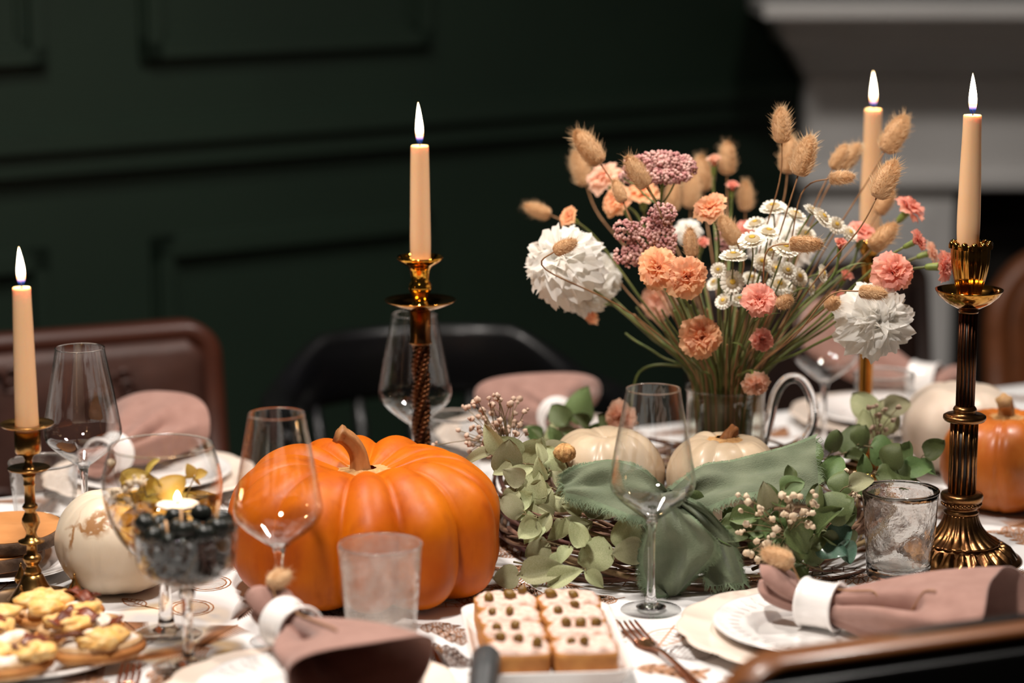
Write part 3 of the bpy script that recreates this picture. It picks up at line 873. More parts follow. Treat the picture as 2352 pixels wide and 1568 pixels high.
# back right pair
pc = at(2215, 985, 2.96)
pumpkin('pale_pumpkin', 'pale blush pumpkin behind the fluted bronze candlestick', (pc.x, 2.98, TZ), 0.076, 0.118, 9, 0.035, 0.012, MT['pk_pale'], 41, rot=0.2)
pc = at(2300, 1050, 2.80)
pumpkin('dull_orange_pumpkin', 'dull orange pumpkin with straw stem, before the pale blush pumpkin', (pc.x + 0.004, 2.80, TZ), 0.078, 0.128, 9, 0.10, 0.018, MT['pk_orange2'], 52,
        stem=(0.012, 0.0085, [(0, 0, 0), (0, 0, 0.014), (-0.003, 0, 0.024), (-0.012, -0.002, 0.031)], MT['stem_straw']), rot=0.9)


# ------------------------------------------------------------------ candles and candlesticks
def flame_mat():
    m = bpy.data.materials.new('flame'); m.use_nodes = True
    N, L = nt(m); N.remove(N['Principled BSDF'])
    tc = N.new('ShaderNodeTexCoord'); sp = N.new('ShaderNodeSeparateXYZ'); L.new(tc.outputs['Generated'], sp.inputs[0])
    cr = N.new('ShaderNodeValToRGB'); e = cr.color_ramp.elements
    e[0].position = 0.0; e[0].color = (0.03, 0.10, 0.45, 1)
    e[1].position = 1.0; e[1].color = (1.0, 0.62, 0.28, 1)
    for pos, c in ((0.12, (0.05, 0.12, 0.5, 1)), (0.24, (1.0, 0.36, 0.10, 1)), (0.38, (1.0, 0.80, 0.55, 1)), (0.85, (1.0, 0.86, 0.62, 1))):
        q = cr.color_ramp.elements.new(pos); q.color = c
    L.new(sp.outputs[2], cr.inputs[0])
    sr = N.new('ShaderNodeMapRange'); sr.inputs[1].default_value = 0.1; sr.inputs[2].default_value = 0.4; sr.inputs[3].default_value = 0.5; sr.inputs[4].default_value = 14.0
    L.new(sp.outputs[2], sr.inputs[0])
    em = N.new('ShaderNodeEmission'); L.new(cr.outputs[0], em.inputs[0]); L.new(sr.outputs[0], em.inputs[1])
    tr = N.new('ShaderNodeBsdfTransparent'); mx = N.new('ShaderNodeMixShader')
    fr = N.new('ShaderNodeMapRange'); fr.inputs[1].default_value = 0.0; fr.inputs[2].default_value = 0.3; fr.inputs[3].default_value = 0.25; fr.inputs[4].default_value = 1.0
    L.new(sp.outputs[2], fr.inputs[0]); L.new(fr.outputs[0], mx.inputs[0]); L.new(tr.outputs[0], mx.inputs[1]); L.new(em.outputs[0], mx.inputs[2])
    L.new(mx.outputs[0], N['Material Output'].inputs[0])
    return m


MT['flame'] = flame_mat()


def flame(parent, z, h, r, bend=0.0, watts=0.9):
    pts = [(0.0, 0.0), (0.55, 0.05), (0.85, 0.16), (1.0, 0.30), (0.95, 0.45), (0.74, 0.62), (0.46, 0.80), (0.2, 0.93), (0.0, 1.0)]
    V, Fc = lathe_vf([(a * r, b * h) for a, b in smooth_prof(pts, 3)], 20)
    V = [(x + bend * (zz / h) ** 2 * h, y, zz) for x, y, zz in V]
    o = mk('flame', V, Fc, MT['flame'], parent, (0, 0, z))
    l = bpy.data.lights.new('candle_light', 'POINT'); l.energy = watts; l.color = (1.0, 0.55, 0.22); l.shadow_soft_size = 0.006
    lo = bpy.data.objects.new('candle_light', l); COL.objects.link(lo); lo.parent = parent; lo.location = (0, 0, z + h * 0.5 + 0.004)
    return o


def candle(label, px_, Y, rows, flame_top, group='tall lit taper candles'):
    """rows: [(half width px, row)] from the bottom to the top of the wax"""
    base = at(px_, rows[0][1], Y)
    t = thing('taper_candle', label, 'candle', base, 0, group)
    prof = [(hw * m_px(Y, r), zrow(r, Y) - base.z) for hw, r in rows]
    rt, zt_ = prof[-1]
    prof = [(0, prof[0][1])] + smooth_prof(prof, 4) + [(rt * 0.93, zt_ + 0.0012), (rt * 0.75, zt_ + 0.0004), (rt * 0.3, zt_ - 0.001), (0, zt_ - 0.001)]
    lathe('wax', prof, MT['wax'], t, n=32)
    tube('wick', crv([(0, 0, zt_ - 0.002), (0.0003, 0, zt_ + 0.003), (-0.0015, 0, zt_ + 0.0075)], 4), 0.0007, MT['wick'], t, 6)
    z0 = zt_ + 0.0015; h = zrow(flame_top, Y) - base.z - z0
    flame(t, z0, h, 0.0046, -0.03)
    return t


def axis_thing(name, label, px_, Y, cat, group=None, row=1200):
    p = at(px_, row, Y)
    return thing(name, label, cat, (p.x, Y, TZ), 0, group)


# left brass candlestick
LY = T(76, 1388).y
ls = axis_thing('brass_candlestick', 'turned brass candlestick with bell base among little drop finials', 76, LY, 'candlestick', row=1330)
def lp(rows): return px_prof(rows, LY)
shaft = lp([(20, 1317), (20, 1309), (15, 1300), (14, 1296), (19, 1290), (22.5, 1282), (19, 1274), (12.5, 1271), (12, 1252), (15, 1247), (30, 1244), (30.5, 1241), (17, 1236), (13, 1230), (11.5, 1222), (15, 1213), (21, 1200), (20, 1190), (14, 1178), (12, 1172), (17, 1167), (18.5, 1163), (16, 1158), (12.5, 1154), (12, 1116), (14.5, 1112), (12.5, 1108), (14, 1095), (17, 1086)])
lathe('shaft', [(0, shaft[0][1])] + shaft + [(0, shaft[-1][1])], MT['brass'], ls, n=36)
lathe('drip_collar', lp([(10, 1086), (20, 1084), (47, 1076), (49, 1073), (46, 1072), (16, 1076), (14, 1072), (9.5, 1066), (9, 1055), (12, 1048), (17, 1044)]), MT['brass'], ls, n=40)
cup = lp([(5, 1046), (17, 1044), (27, 1040), (30, 1034), (30, 990)])
zc = cup[-1][1]
lathe('cup', cup + [(25 * m_px(LY), zc), (25 * m_px(LY), zc - 0.02), (0, zc - 0.02)], MT['brass'], ls, n=36)
mm_ = m_px(LY)
zd = zrow(973, LY) - TZ
lathe('drip_pan', [(29 * mm_, zd - 0.003), (58 * mm_, zd - 0.0015), (61.5 * mm_, zd), (61 * mm_, zd + 0.001), (56 * mm_, zd - 0.0002), (27.6 * mm_, zd - 0.0012), (27.6 * mm_, zd - 0.003), (29 * mm_, zd - 0.003)], MT['brass'], ls, n=48)
bell = lp([(66, 1388), (66, 1384), (62, 1378), (58, 1374), (55, 1369), (46, 1358), (37, 1346), (30, 1334), (25, 1323), (20, 1317)])
bell = [(r, max(z, 0.006)) for r, z in bell]
lathe('bell_base', [(0, 0.006)] + smooth_prof(bell, 3) + [(0, bell[-1][1])], MT['brass'], ls, n=48)
lathe('base_dish', [(0, 0), (102 * mm_, 0), (109 * mm_, 0.003), (111 * mm_, 0.006), (107 * mm_, 0.0065), (100 * mm_, 0.006), (0, 0.0061)], MT['brass'], ls, n=56)
for k, a in enumerate((-2, 118, 200, 265)):
    x, y = 97 * mm_ * math.cos(R(a)), 97 * mm_ * math.sin(R(a))
    fp_ = [(0, 0), (0.0052, 0), (0.0056, 0.0014), (0.0036, 0.003), (0.0036, 0.0045), (0.006, 0.0065), (0.0073, 0.0095), (0.0062, 0.0135), (0.0035, 0.018), (0.0018, 0.0225), (0.0011, 0.025), (0.0016, 0.0265), (0, 0.0285)]
    lathe('finial', fp_, MT['brass'], ls, (x, y, 0.0062), 24)
cd_ = candle('peach taper candle burning in the turned brass candlestick', 70, LY, [(24, 1000), (24.5, 986), (27, 974), (26.5, 940), (25, 850), (23, 750), (21.5, 690), (21, 662)], 566)
cd_.location.x = ls.location.x

# centre candlestick: twisted dark rope shaft, gold cup, wide saucer
CY = 2.735
cs = axis_thing('rope_candlestick', 'dark twisted-rope candlestick with gold cup and saucer, behind the big pumpkin', 966, CY, 'candlestick', row=800)
def cpx(rows): return px_prof(rows, CY)
a_ = cpx([(21, 712), (21, 700), (19, 696), (16.5, 690), (18, 681), (24, 669), (26.5, 660), (25.5, 652), (21.5, 645), (21, 636), (23, 622), (28, 612), (44, 602), (53, 594), (53.5, 589)])
a2 = [(r - 0.0012, z + 0.0004) for r, z in reversed(a_[-5:])]
lathe('gold_cup', [(0, a_[0][1])] + smooth_prof(a_, 3) + a2 + [(0, a2[-1][1])], MT['gold_glass'], cs, n=48)
sa = cpx([(17, 713), (30, 711), (60, 701), (80, 691), (83, 688), (82, 687), (60, 697.5), (30, 707.5), (17, 709)])
lathe('saucer', sa, MT['amber'], cs, n=56)
lathe('collar', [(0, zrow(714, CY) - TZ)] + cpx([(24, 714), (24, 780), (26, 784), (26, 788), (22, 790)]) + [(0, zrow(790, CY) - TZ)], MT['bronze'], cs, n=36)
mm_ = m_px(CY)
ztop = zrow(788, CY) - TZ
for k in range(3):
    pts = []
    for i in range(121):
        f = i / 120; a = k * 2 * math.pi / 3 + f * 3.6 * math.pi
        pts.append((10.5 * mm_ * math.cos(a), 10.5 * mm_ * math.sin(a), 0.03 + f * (ztop - 0.028)))
    st = tube('twisted_strand', pts, 11.5 * mm_, MT['rope_bronze'], cs, 8)
    for q in range(2):   # the fine winding of each strand
        pw = []
        for i in range(361):
            f = i / 360; a = k * 2 * math.pi / 3 + f * 3.6 * math.pi; b = q * math.pi + f * 2 * math.pi * 15
            rr = 9.3 * mm_
            c = Vector((10.5 * mm_ * math.cos(a), 10.5 * mm_ * math.sin(a), 0.03 + f * (ztop - 0.028)))
            pw.append(c + Vector((math.cos(b + a) * rr, math.sin(b + a) * rr, 0)))
        tube('winding', pw, 3.6 * mm_, MT['rope_bronze'], st, 5)
lathe('foot', [(0, 0), (0.048, 0), (0.05, 0.004), (0.044, 0.008), (0.03, 0.012), (0.018, 0.02), (0.015, 0.032), (0, 0.034)], MT['bronze'], cs, n=40)
candle('ivory taper candle burning in the gold cup of the rope candlestick', 966, CY, [(21, 612), (22.5, 600), (24, 560), (23, 480), (22, 400), (21, 350), (20.5, 336)], 234)

# right bronze candlestick
BY = T(2215, 1283).y
bs = axis_thing('fluted_candlestick', 'tall fluted bronze candlestick with petal cup and round ribbed foot', 2214, BY, 'candlestick', row=1000)
def bpx(rows): return px_prof(rows, BY)
mm_ = m_px(BY)
NF = 24
foot = bpx([(140, 1285), (142, 1281), (138, 1277), (128, 1272), (112, 1262), (96, 1252), (88, 1246), (86, 1243)])
foot = [(r, max(0, z)) for r, z in foot]
lathe('foot', [(0, 0)] + smooth_prof(foot, 3) + [(0, foot[-1][1])], MT['bronze'], bs, n=NF * 8,
      fl=lambda a, i: 1.0)
for k in range(NF):      # raised tongues round the foot
    a = 2 * math.pi * (k + 0.5) / NF
    def tg(u, v):
        ang = a + (u - 0.5) * 2 * math.pi / NF * 0.80 * (1 - 0.35 * max(0, v - 0.75) / 0.25)
        r = (132 - 40 * v) * mm_
        zf = np.interp(r, [f[0] for f in reversed(foot)], [f[1] for f in reversed(foot)])
        e = math.sin(math.pi * u) * min(1, 5 * v, 5 * (1 - v))
        return (r * math.cos(ang), r * math.sin(ang), zf + 0.0002 + 0.0042 * e)
    V, Fc = grid_vf(tg, 6, 8); mk('tongue', V, Fc, MT['bronze'], bs)
bell = bpx([(84, 1247), (87, 1244), (87, 1240), (78, 1235), (64, 1226), (51, 1212), (43, 1198), (39, 1186), (37, 1178)])
lathe('bell', [(0, bell[0][1])] + smooth_prof(bell, 3) + [(0, bell[-1][1])], MT['bronze'], bs, n=NF * 8, fl=lambda a, i: 1 + 0.045 * abs(math.cos(NF * a / 2)) if i > 4 else 1)
rings = bpx([(36, 1180), (40, 1176), (41, 1172), (36, 1169), (36, 1163), (44, 1160), (45, 1155), (42, 1151), (47, 1148), (49, 1142), (49, 1135), (46, 1131), (36, 1129)])
lathe('collar', [(0, rings[0][1])] + rings + [(0, rings[-1][1])], MT['bronze'], bs, n=48)
for k in range(26):
    a = 2 * math.pi * k / 26; r = 44 * mm_
    lathe('bead', [(0, -0.0018), (0.0016, -0.0009), (0.0018, 0), (0.0016, 0.0009), (0, 0.0018)], MT['bronze'], bs, (r * math.cos(a), r * math.sin(a), zrow(1155, BY) - TZ), 8)
za, zb = zrow(1130, BY) - TZ, zrow(966, BY) - TZ
lathe('core', [(0, za), (28 * mm_, za), (28 * mm_, zb), (0, zb)], MT['black_groove'], bs, n=36)
for k in range(14):
    a = 2 * math.pi * k / 14; r = 29 * mm_
    tube('flute', [(r * math.cos(a), r * math.sin(a), za + 0.001), (r * math.cos(a), r * math.sin(a), zb - 0.001)], 3.6 * mm_, MT['bronze'], bs, 8)
kn = bpx([(32, 968), (46, 965), (49.5, 960), (49, 954), (44, 951), (26, 950), (26, 944), (27.5, 940), (26, 936), (22, 931)])
lathe('collar', [(0, kn[0][1])] + kn + [(0, kn[-1][1])], MT['bronze'], bs, n=48)
za, zb = zrow(932, BY) - TZ, zrow(716, BY) - TZ
lathe('core', [(0, za), (19 * mm_, za), (19 * mm_, zb), (0, zb)], MT['black_groove'], bs, n=36)
for k in range(14):
    a = 2 * math.pi * (k + 0.3) / 14; r = 18.6 * mm_
    tube('flute', [(r * math.cos(a), r * math.sin(a), za + 0.001), (r * math.cos(a), r * math.sin(a), zb - 0.001)], 3.3 * mm_, MT['rope_bronze'], bs, 8)
lathe('neck', [(0, zrow(718, BY) - TZ)] + bpx([(22, 718), (24, 714), (20, 708), (17, 704)]) + [(0, zrow(704, BY) - TZ)], MT['bronze'], bs, n=40)
dish = bpx([(14, 709), (30, 706), (52, 694), (70, 678), (77, 667), (78, 664), (76, 664), (66, 676), (48, 691), (28, 701), (14, 702)])
lathe('drip_dish', dish, MT['amber'], bs, n=56)
pcup = bpx([(24, 702), (25, 690), (27, 672), (32, 650), (38, 625), (42, 600), (43, 575), (44, 560)])
pin = [(r - 0.0035, z) for r, z in reversed(pcup)]
lathe('petal_cup', [(0, pcup[0][1])] + smooth_prof(pcup, 3) + smooth_prof(pin[:6], 2) + [(0, pin[5][1])], MT['amber'], bs, n=96,
      fl=lambda a, i: 1 + 0.05 * abs(math.sin(6 * a)) + 0.02 * math.sin(30 * a))
for k in range(12):
    a = 2 * math.pi * k / 12
    zt_ = pcup[-1][1]
    lathe('petal_tip', [(0.004, -0.004), (0.0042, 0), (0.003, 0.003), (0, 0.0046)], MT['amber'], bs, (42 * mm_ * math.cos(a), 42 * mm_ * math.sin(a), zt_ - 0.0005), 10)
candle('peach taper candle burning in the petal cup beside the flowers', 2222, BY, [(22, 585), (24, 568), (26.5, 520), (26, 460), (24, 380), (22, 320), (21, 266)], 167)

# second candlestick from the right, slim and golden, behind the bouquet
GY = 2.97
gs = axis_thing('golden_candlestick', 'slim golden candlestick behind the bouquet, before the fireplace', 1990, GY, 'candlestick', row=800)
def gpx(rows): return px_prof(rows, GY)
lathe('shaft', [(0, 0.018)] + gpx([(24, 1060), (17, 1040), (15, 980), (18, 960), (15, 940), (17, 800), (20, 780), (17, 765), (15, 640), (17, 610), (26, 600), (17, 590), (24, 575), (29, 545)]) + [(25 * m_px(GY), zrow(545, GY) - TZ), (24 * m_px(GY), zrow(570, GY) - TZ), (0, zrow(570, GY) - TZ)], MT['gold_shaft'] if 'gold_shaft' in MT else MT['amber'], gs, n=36)
lathe('foot', [(0, 0), (0.045, 0), (0.046, 0.004), (0.035, 0.008), (0.02, 0.014), (0.013, 0.024), (0, 0.03)], MT['amber'], gs, n=40)
cd_ = candle('ivory taper candle burning in front of the white mantel, behind the bouquet', 1983, GY, [(22, 568), (23.5, 540), (24.5, 480), (23, 400), (21, 320), (20, 252)], 163)
cd_.location.x = gs.location.x


# ------------------------------------------------------------------ glassware
def wall_prof(out, t=0.0011, floor_t=0.0015):
    """outer profile bottom->rim, returns closed thin-walled profile (outer up, inner down)"""
    inn = [(max(0.0, r - t), z) for r, z in reversed(out)]
    inn[-1] = (0.0, out[0][1] + floor_t)
    for i in range(len(inn)):
        if inn[i][1] < out[0][1] + floor_t: inn[i] = (inn[i][0], out[0][1] + floor_t)
    return [(0, out[0][1])] + list(out) + [(out[-1][0] - t / 2, out[-1][1] + t / 2)] + inn


def wine_glass(label, x, y, k=1.0, tilt=None, group='tall stemmed wine glasses'):
    t = thing('wine_glass', label, 'wine glass', (x, y, TZ + 0.0006), 0, group)
    out = [(0.0022, 0.101), (0.006, 0.1025), (0.0125, 0.1065), (0.024, 0.115), (0.0355, 0.1245), (0.0432, 0.133), (0.0462, 0.1395), (0.0470, 0.145), (0.0465, 0.151), (0.0440, 0.166), (0.0405, 0.186), (0.0365, 0.207), (0.0325, 0.228), (0.0298, 0.243), (0.0292, 0.2465)]
    out = [(r * k, z * k) for r, z in smooth_prof(out, 3)]
    lathe('bowl', wall_prof(out, 0.0010 * k), MT['glass'], t, n=56)
    rim = 0.0290 * k
    tube('rim', [(rim * math.cos(a * math.pi / 24), rim * math.sin(a * math.pi / 24), 0.2466 * k) for a in range(49)], 0.0007 * k, MT['glass_rim'], t, 6)
    st = [(0.0, 0.004), (0.0165, 0.0042), (0.0100, 0.006), (0.0066, 0.010), (0.0048, 0.018), (0.0039, 0.035), (0.0037, 0.06), (0.0040, 0.085), (0.0052, 0.0965), (0.0078, 0.1035), (0.0105, 0.1055), (0.006, 0.1042), (0, 0.1038)]
    lathe('stem', [(r * k, z * k) for r, z in st], MT['glass_solid'], t, n=28)
    ft = [(0, 0.0), (0.0325, 0.0), (0.0335, 0.0008), (0.0328, 0.0016), (0.022, 0.0026), (0.012, 0.0039), (0, 0.0040)]
    lathe('foot', [(r * k, z * k) for r, z in ft], MT['glass'], t, n=48)
    return t


p = T(1495, 1402)
wine_glass('empty wine glass in front of the green ribbon bow', p.x, p.y, 0.945)
wine_glass('empty wine glass in front of the big orange pumpkin', at(640, 1200, 2.29).x, 2.29, 0.935)
wine_glass('empty wine glass behind the white pumpkin and brass candlestick', at(190, 1000, 2.625).x, 2.625, 0.93)
wine_glass('empty wine glass behind the dark rope candlestick', at(953, 900, 2.825).x, 2.825, 0.935)
wine_glass('empty wine glass behind the jug handle and bouquet', at(1893, 900, 3.07).x, 3.07, 0.94)


def tumbler(label, x, y, r0, r1, h, mat, base_mat, wob=0.0, group='straight-sided water tumblers', seed=0):
    t = thing('tumbler', label, 'tumbler', (x, y, TZ + 0.0006), 0, group)
    out = [(r0 * 0.92, 0.0), (r0 * 0.99, 0.002)] + [(r0 + (r1 - r0) * (k / 12), 0.004 + (h - 0.004) * k / 12) for k in range(13)]
    tk = 0.0022
    inn = [(r - tk, z) for r, z in reversed(out[2:])]
    prof = [(0, 0)] + out + [(r1 - tk * 0.5, h + 0.001)] + inn[:-1] + [(inn[-1][0] - 0.001, 0.012), (0, 0.011)]
    def fl(a, i):
        return 1 + wob * (math.sin(3 * a + i * 0.7 + seed) + math.sin(7 * a - i * 1.1 + seed) * 0.6)
    lathe('body', prof, mat, t, n=64, fl=fl if wob else None)
    tube('rim', [((r1 - tk * 0.5) * math.cos(a * math.pi / 28), (r1 - tk * 0.5) * math.sin(a * math.pi / 28), h + 0.0006) for a in range(57)], tk * 0.7, base_mat, t, 8)
    return t


def tumbler_px(label, cx, row_rim, row_base, hw, hb, Y, mat, bm, wob=0, seed=0):
    h = zrow(row_rim, Y) - TZ
    return tumbler(label, at(cx, 1200, Y).x, Y, hb * m_px(Y, row_base), hw * m_px(Y, row_rim), h, mat, bm, wob, seed=seed)


tumbler_px('cloudy water tumbler standing before the big orange pumpkin', 873, 1252, 1465, 97, 79, 2.270, MT['glass_frost'], MT['glass_rim'], 0.006, 1)
tumbler_px('rippled clear tumbler beside the foot of the fluted bronze candlestick', 2067, 1128, 1330, 88, 72, T(2067, 1326).y, MT['glass_ripple'], MT['glass_rim'], 0.010, 2)
tumbler_px('etched tumbler beside the wine glass at the brown chair', 105, 1062, 1230, 80, 66, T(105, 1222).y, MT['glass_bubble'], MT['glass_rim'], 0.006, 3)
tumbler_px('tumbler behind the big pumpkin, near the rope candlestick', 1045, 957, 1060, 66, 56, 2.93, MT['glass_bubble'], MT['glass_rim'], 0.004, 4)
tumbler_px('tumbler behind the golden candlestick', 2020, 860, 1000, 70, 58, 3.08, MT['glass_bubble'], MT['glass_rim'], 0.004, 5)

# balloon glass with amber water, leaves and a floating candle
ByY = 2.315
bx_ = at(374, 1150, ByY).x
bg_ = thing('balloon_glass', 'round balloon glass of amber water beside the olives', 'glass', (bx_, ByY, TZ + 0.0006))
def qpx(rows): return px_prof(rows, ByY)
out = qpx([(6, 1304), (20, 1300), (55, 1282), (92, 1248), (118, 1205), (133, 1160), (138, 1120), (136, 1090), (128, 1055), (119, 1025)])
lathe('bowl', wall_prof(smooth_prof(out, 4), 0.0012), MT['glass'], bg_, n=56)
mb = m_px(ByY)
zr = zrow(1025, ByY) - TZ
tube('rim', [(118.5 * mb * math.cos(a * math.pi / 28), 118.5 * mb * math.sin(a * math.pi / 28), zr) for a in range(57)], 0.0008, MT['glass_rim'], bg_, 6)
lathe('stem', [(0, 0.004), (0.014, 0.0045), (0.0085, 0.009), (0.0075, 0.02)] + qpx([(12, 1340), (11, 1320), (16, 1304)]) + [(0, zrow(1303, ByY) - TZ)], MT['glass_solid'], bg_, n=28)
lathe('foot', [(0, 0), (0.036, 0), (0.0365, 0.001), (0.024, 0.003), (0.013, 0.0045), (0, 0.0046)], MT['glass'], bg_, n=48)
zw = zrow(1152, ByY) - TZ
wat = [(r - 0.0022, z) for r, z in smooth_prof(out, 4) if z < zw - 0.001 and r > 0.004]
rw = np.interp(zw, [z for r, z in out], [r for r, z in out]) - 0.0022
wt = thing('amber_water', 'amber water filling the lower half of the balloon glass', 'water', (bx_, ByY, TZ + 0.0006))
lathe('liquid', [(0, wat[0][1] + 0.002)] + [(r, z + 0.001) for r, z in wat] + [(rw, zw), (0, zw)], MT['tea'], wt, n=56)
fc = thing('floating_candle', 'small white floating candle burning in the balloon glass', 'candle', (bx_ + 40 * mb, ByY - 0.018, TZ + zw - 0.001))
lathe('wax', [(0, -0.002), (0.012, -0.001), (0.0195, 0.002), (0.0215, 0.0035), (0.019, 0.0045), (0.006, 0.0038), (0, 0.0036)], MT['wax_white'] if 'wax_white' in MT else MT['cheese'], fc, n=32)
tube('wick', [(0, 0, 0.003), (0, 0, 0.0075)], 0.0006, MT['wick'], fc, 6)
flame(fc, 0.0048, 0.0125, 0.0036, 0, 0.05)
# leaves and berry sprays inside it are built with the greenery below

# coupe of black olives
CoY = 2.212
cx_ = at(428, 1300, CoY).x
cg = thing('coupe_glass', 'wide stemmed coupe glass heaped with black olives', 'glass', (cx_, CoY, TZ + 0.0006))
def kpx(rows): return px_prof(rows, CoY)
out = kpx([(4, 1352), (18, 1350), (45, 1340), (80, 1325), (104, 1309), (112, 1296), (115, 1280), (118, 1250), (121, 1214)])
lathe('bowl', wall_prof(smooth_prof(out, 3), 0.0016), MT['glass_coupe'], cg, n=56)
mc = m_px(CoY)
zr = zrow(1214, CoY) - TZ
tube('rim', [(120 * mc * math.cos(a * math.pi / 28), 120 * mc * math.sin(a * math.pi / 28), zr) for a in range(57)], 0.0014, MT['glass_rim'], cg, 8)
lathe('stem', [(0, 0.003), (0.014, 0.0035), (0.0065, 0.008), (0.0052, 0.02)] + kpx([(12, 1420), (13, 1380), (20, 1357)]) + [(0, zrow(1356, CoY) - TZ)], MT['glass_solid'], cg, n=28)
lathe('foot', [(0, 0), (0.034, 0), (0.0345, 0.001), (0.024, 0.0025), (0.013, 0.0035), (0, 0.0036)], MT['glass'], cg, n=48)
bowl_z = np.array([z for r, z in out]); bowl_r = np.array([r for r, z in out])
rng = np.random.default_rng(3)
NOL, OR = 62, 0.0093
P_ = np.stack([rng.uniform(-0.03, 0.03, NOL), rng.uniform(-0.03, 0.03, NOL), bowl_z[2] + 0.012 + np.arange(NOL) * 0.0016], 1)
for it in range(900):
    P_[:, 2] -= 0.0004 if it < 500 else 0.00004
    d = P_[:, None] - P_[None]; l = np.linalg.norm(d, axis=2) + np.eye(NOL)
    push = np.clip(2 * OR - l, 0, None) * (1 - np.eye(NOL))
    P_ += (d / l[..., None] * push[..., None]).sum(1) * 0.30
    for k2 in (-0.7, 0.0, 0.7):
        lim = np.interp(P_[:, 2] + k2 * OR, bowl_z, bowl_r) - 0.0022 - OR * math.sqrt(1 - k2 * k2)
        lim = np.clip(lim, 0.0005, None); rr = np.linalg.norm(P_[:, :2], axis=1) + 1e-9
        P_[:, :2] *= np.minimum(1, lim / rr)[:, None]
    P_[:, 2] = np.maximum(P_[:, 2], bowl_z[0] + 0.0034 + OR + 0.32 * np.clip(np.linalg.norm(P_[:, :2], axis=1) - 0.005, 0, None))
ol_me = None
ro = random.Random(3)
for q_ in P_:
    if ol_me is None:
        V, Fc = lathe_vf([(0, -0.0108), (0.004, -0.0102), (0.007, -0.0076), (0.0086, -0.003), (0.0087, 0.002), (0.0072, 0.0067), (0.0045, 0.0097), (0.002, 0.0106), (0.0012, 0.0103), (0, 0.0095)], 18)
        o = mk('black_olive', V, Fc, MT['olive']); ol_me = o.data
    else: o = put('black_olive', ol_me)
    o.location = (cx_ + q_[0], CoY + q_[1], TZ + 0.0006 + q_[2]); o.rotation_euler = (ro.uniform(0.9, 2.2), ro.uniform(-0.5, 0.5), ro.uniform(0, 6.28))
    tag(o, 'shiny black olive heaped in the coupe glass', 'olive', 'black olives in the coupe')
OLTOP = float(P_[:, 2].max())
for (px0, py0, px1, py1) in ((416, 1165, 420, 1300), (380, 1195, 388, 1240), (502, 1150, 494, 1225)):
    a, b = at(px0, py0, CoY - 0.012), at(px1, py1, CoY - 0.02)
    o = tube('olive_pick', [a, (a + b) / 2, b, b + (b - a).normalized() * 0.006], [0.0013, 0.0014, 0.0012, 0.0004], MT['pick'], None, 8, origin=b, loc=b)
    tag(o, 'thin wooden cocktail pick stuck in the black olives', 'pick', 'picks in the olives')


# ------------------------------------------------------------------ plates
def plate(name, label, x, y, z, r, h, mat, scallop=0.0, n_sc=14, well=0.62, rot=0.0, group=None, beads=False):
    t = 0.0035
    out = [(0, 0.0), (r * 0.52, 0.0), (r * 0.56, 0.001), (r * well, h * 0.40), (r * (well + 0.06), h * 0.52), (r * 0.97, h * 0.96), (r, h)]
    inn = [(r * 0.995, h + t * 0.5), (r * 0.96, h * 0.96 + t * 0.8), (r * (well + 0.07), h * 0.52 + t), (r * (well - 0.01), h * 0.36 + t), (r * (well - 0.07), t * 1.1), (0, t)]
    th = thing(name, label, 'plate', (x, y, z), rot, group)
    sub = 3
    prof = [(0, 0)] + smooth_prof(out[1:], sub) + smooth_prof(inn[:-1], sub) + [(0, t)]
    def fl(a, i):
        rr = prof[i][0] / r
        return 1 + (scallop * (abs(math.cos(n_sc * a / 2)) - 0.6) * max(0, (rr - well) / (1 - well)) if scallop else 0)
    lathe('dish', prof, mat, th, n=112, fl=fl)
    if beads:
        for k in range(40):     # embossed strokes on the rim
            a = 2 * math.pi * k / 40
            r0, r1 = r * 0.74, r * 0.93
            z0, z1_ = h * 0.64 + t, h * 0.93 + t
            pts = [(r0 * math.cos(a), r0 * math.sin(a), z0 - 0.0008), ((r0 + r1) / 2 * math.cos(a + 0.05), (r0 + r1) / 2 * math.sin(a + 0.05), (z0 + z1_) / 2 - 0.0003), (r1 * math.cos(a + 0.02), r1 * math.sin(a + 0.02), z1_ - 0.0008)]
            tube('embossed_stroke', pts, [0.0006, 0.0013, 0.0006], mat, th, 6)
    return th


PLATES = []


def plate_top(r, R_, h, well, z0, t=0.0035):
    return z0 + float(np.interp(r, [0, (well - .07) * R_, (well - .01) * R_, (well + .07) * R_, .96 * R_, 1.02 * R_], [t, t * 1.1, h * .36 + t, h * .52 + t, h * .96 + .8 * t, h + .5 * t])) if r <= 1.02 * R_ else 0.0


def surf(x, y):
    """height above the cloth of whatever plate lies at x, y"""
    z = 0.0
    for cx, cy, rc, rs in PLATES:
        for dx, dy in ((0, 0), (.004, 0), (-.004, 0), (0, .004), (0, -.004)):
            r = math.hypot(x + dx - cx, y + dy - cy)
            z = max(z, plate_top(r, rc, 0.014, 0.66, 0.0004), plate_top(r, rs, 0.016, 0.62, 0.0042))
    return z


def setting(cx, cy, rc, rs, tagtxt, small=True):
    PLATES.append((cx, cy, rc, rs))
    plate('charger_plate', 'cream scalloped charger plate ' + tagtxt, cx, cy, TZ + 0.0004, rc, 0.014, MT['china_cream'], 0.035, 14, 0.66)
    plate('dessert_plate', 'small white embossed plate ' + tagtxt, cx, cy, TZ + 0.0042, rs, 0.016, MT['china'], 0.012, 10, 0.62, beads=small)


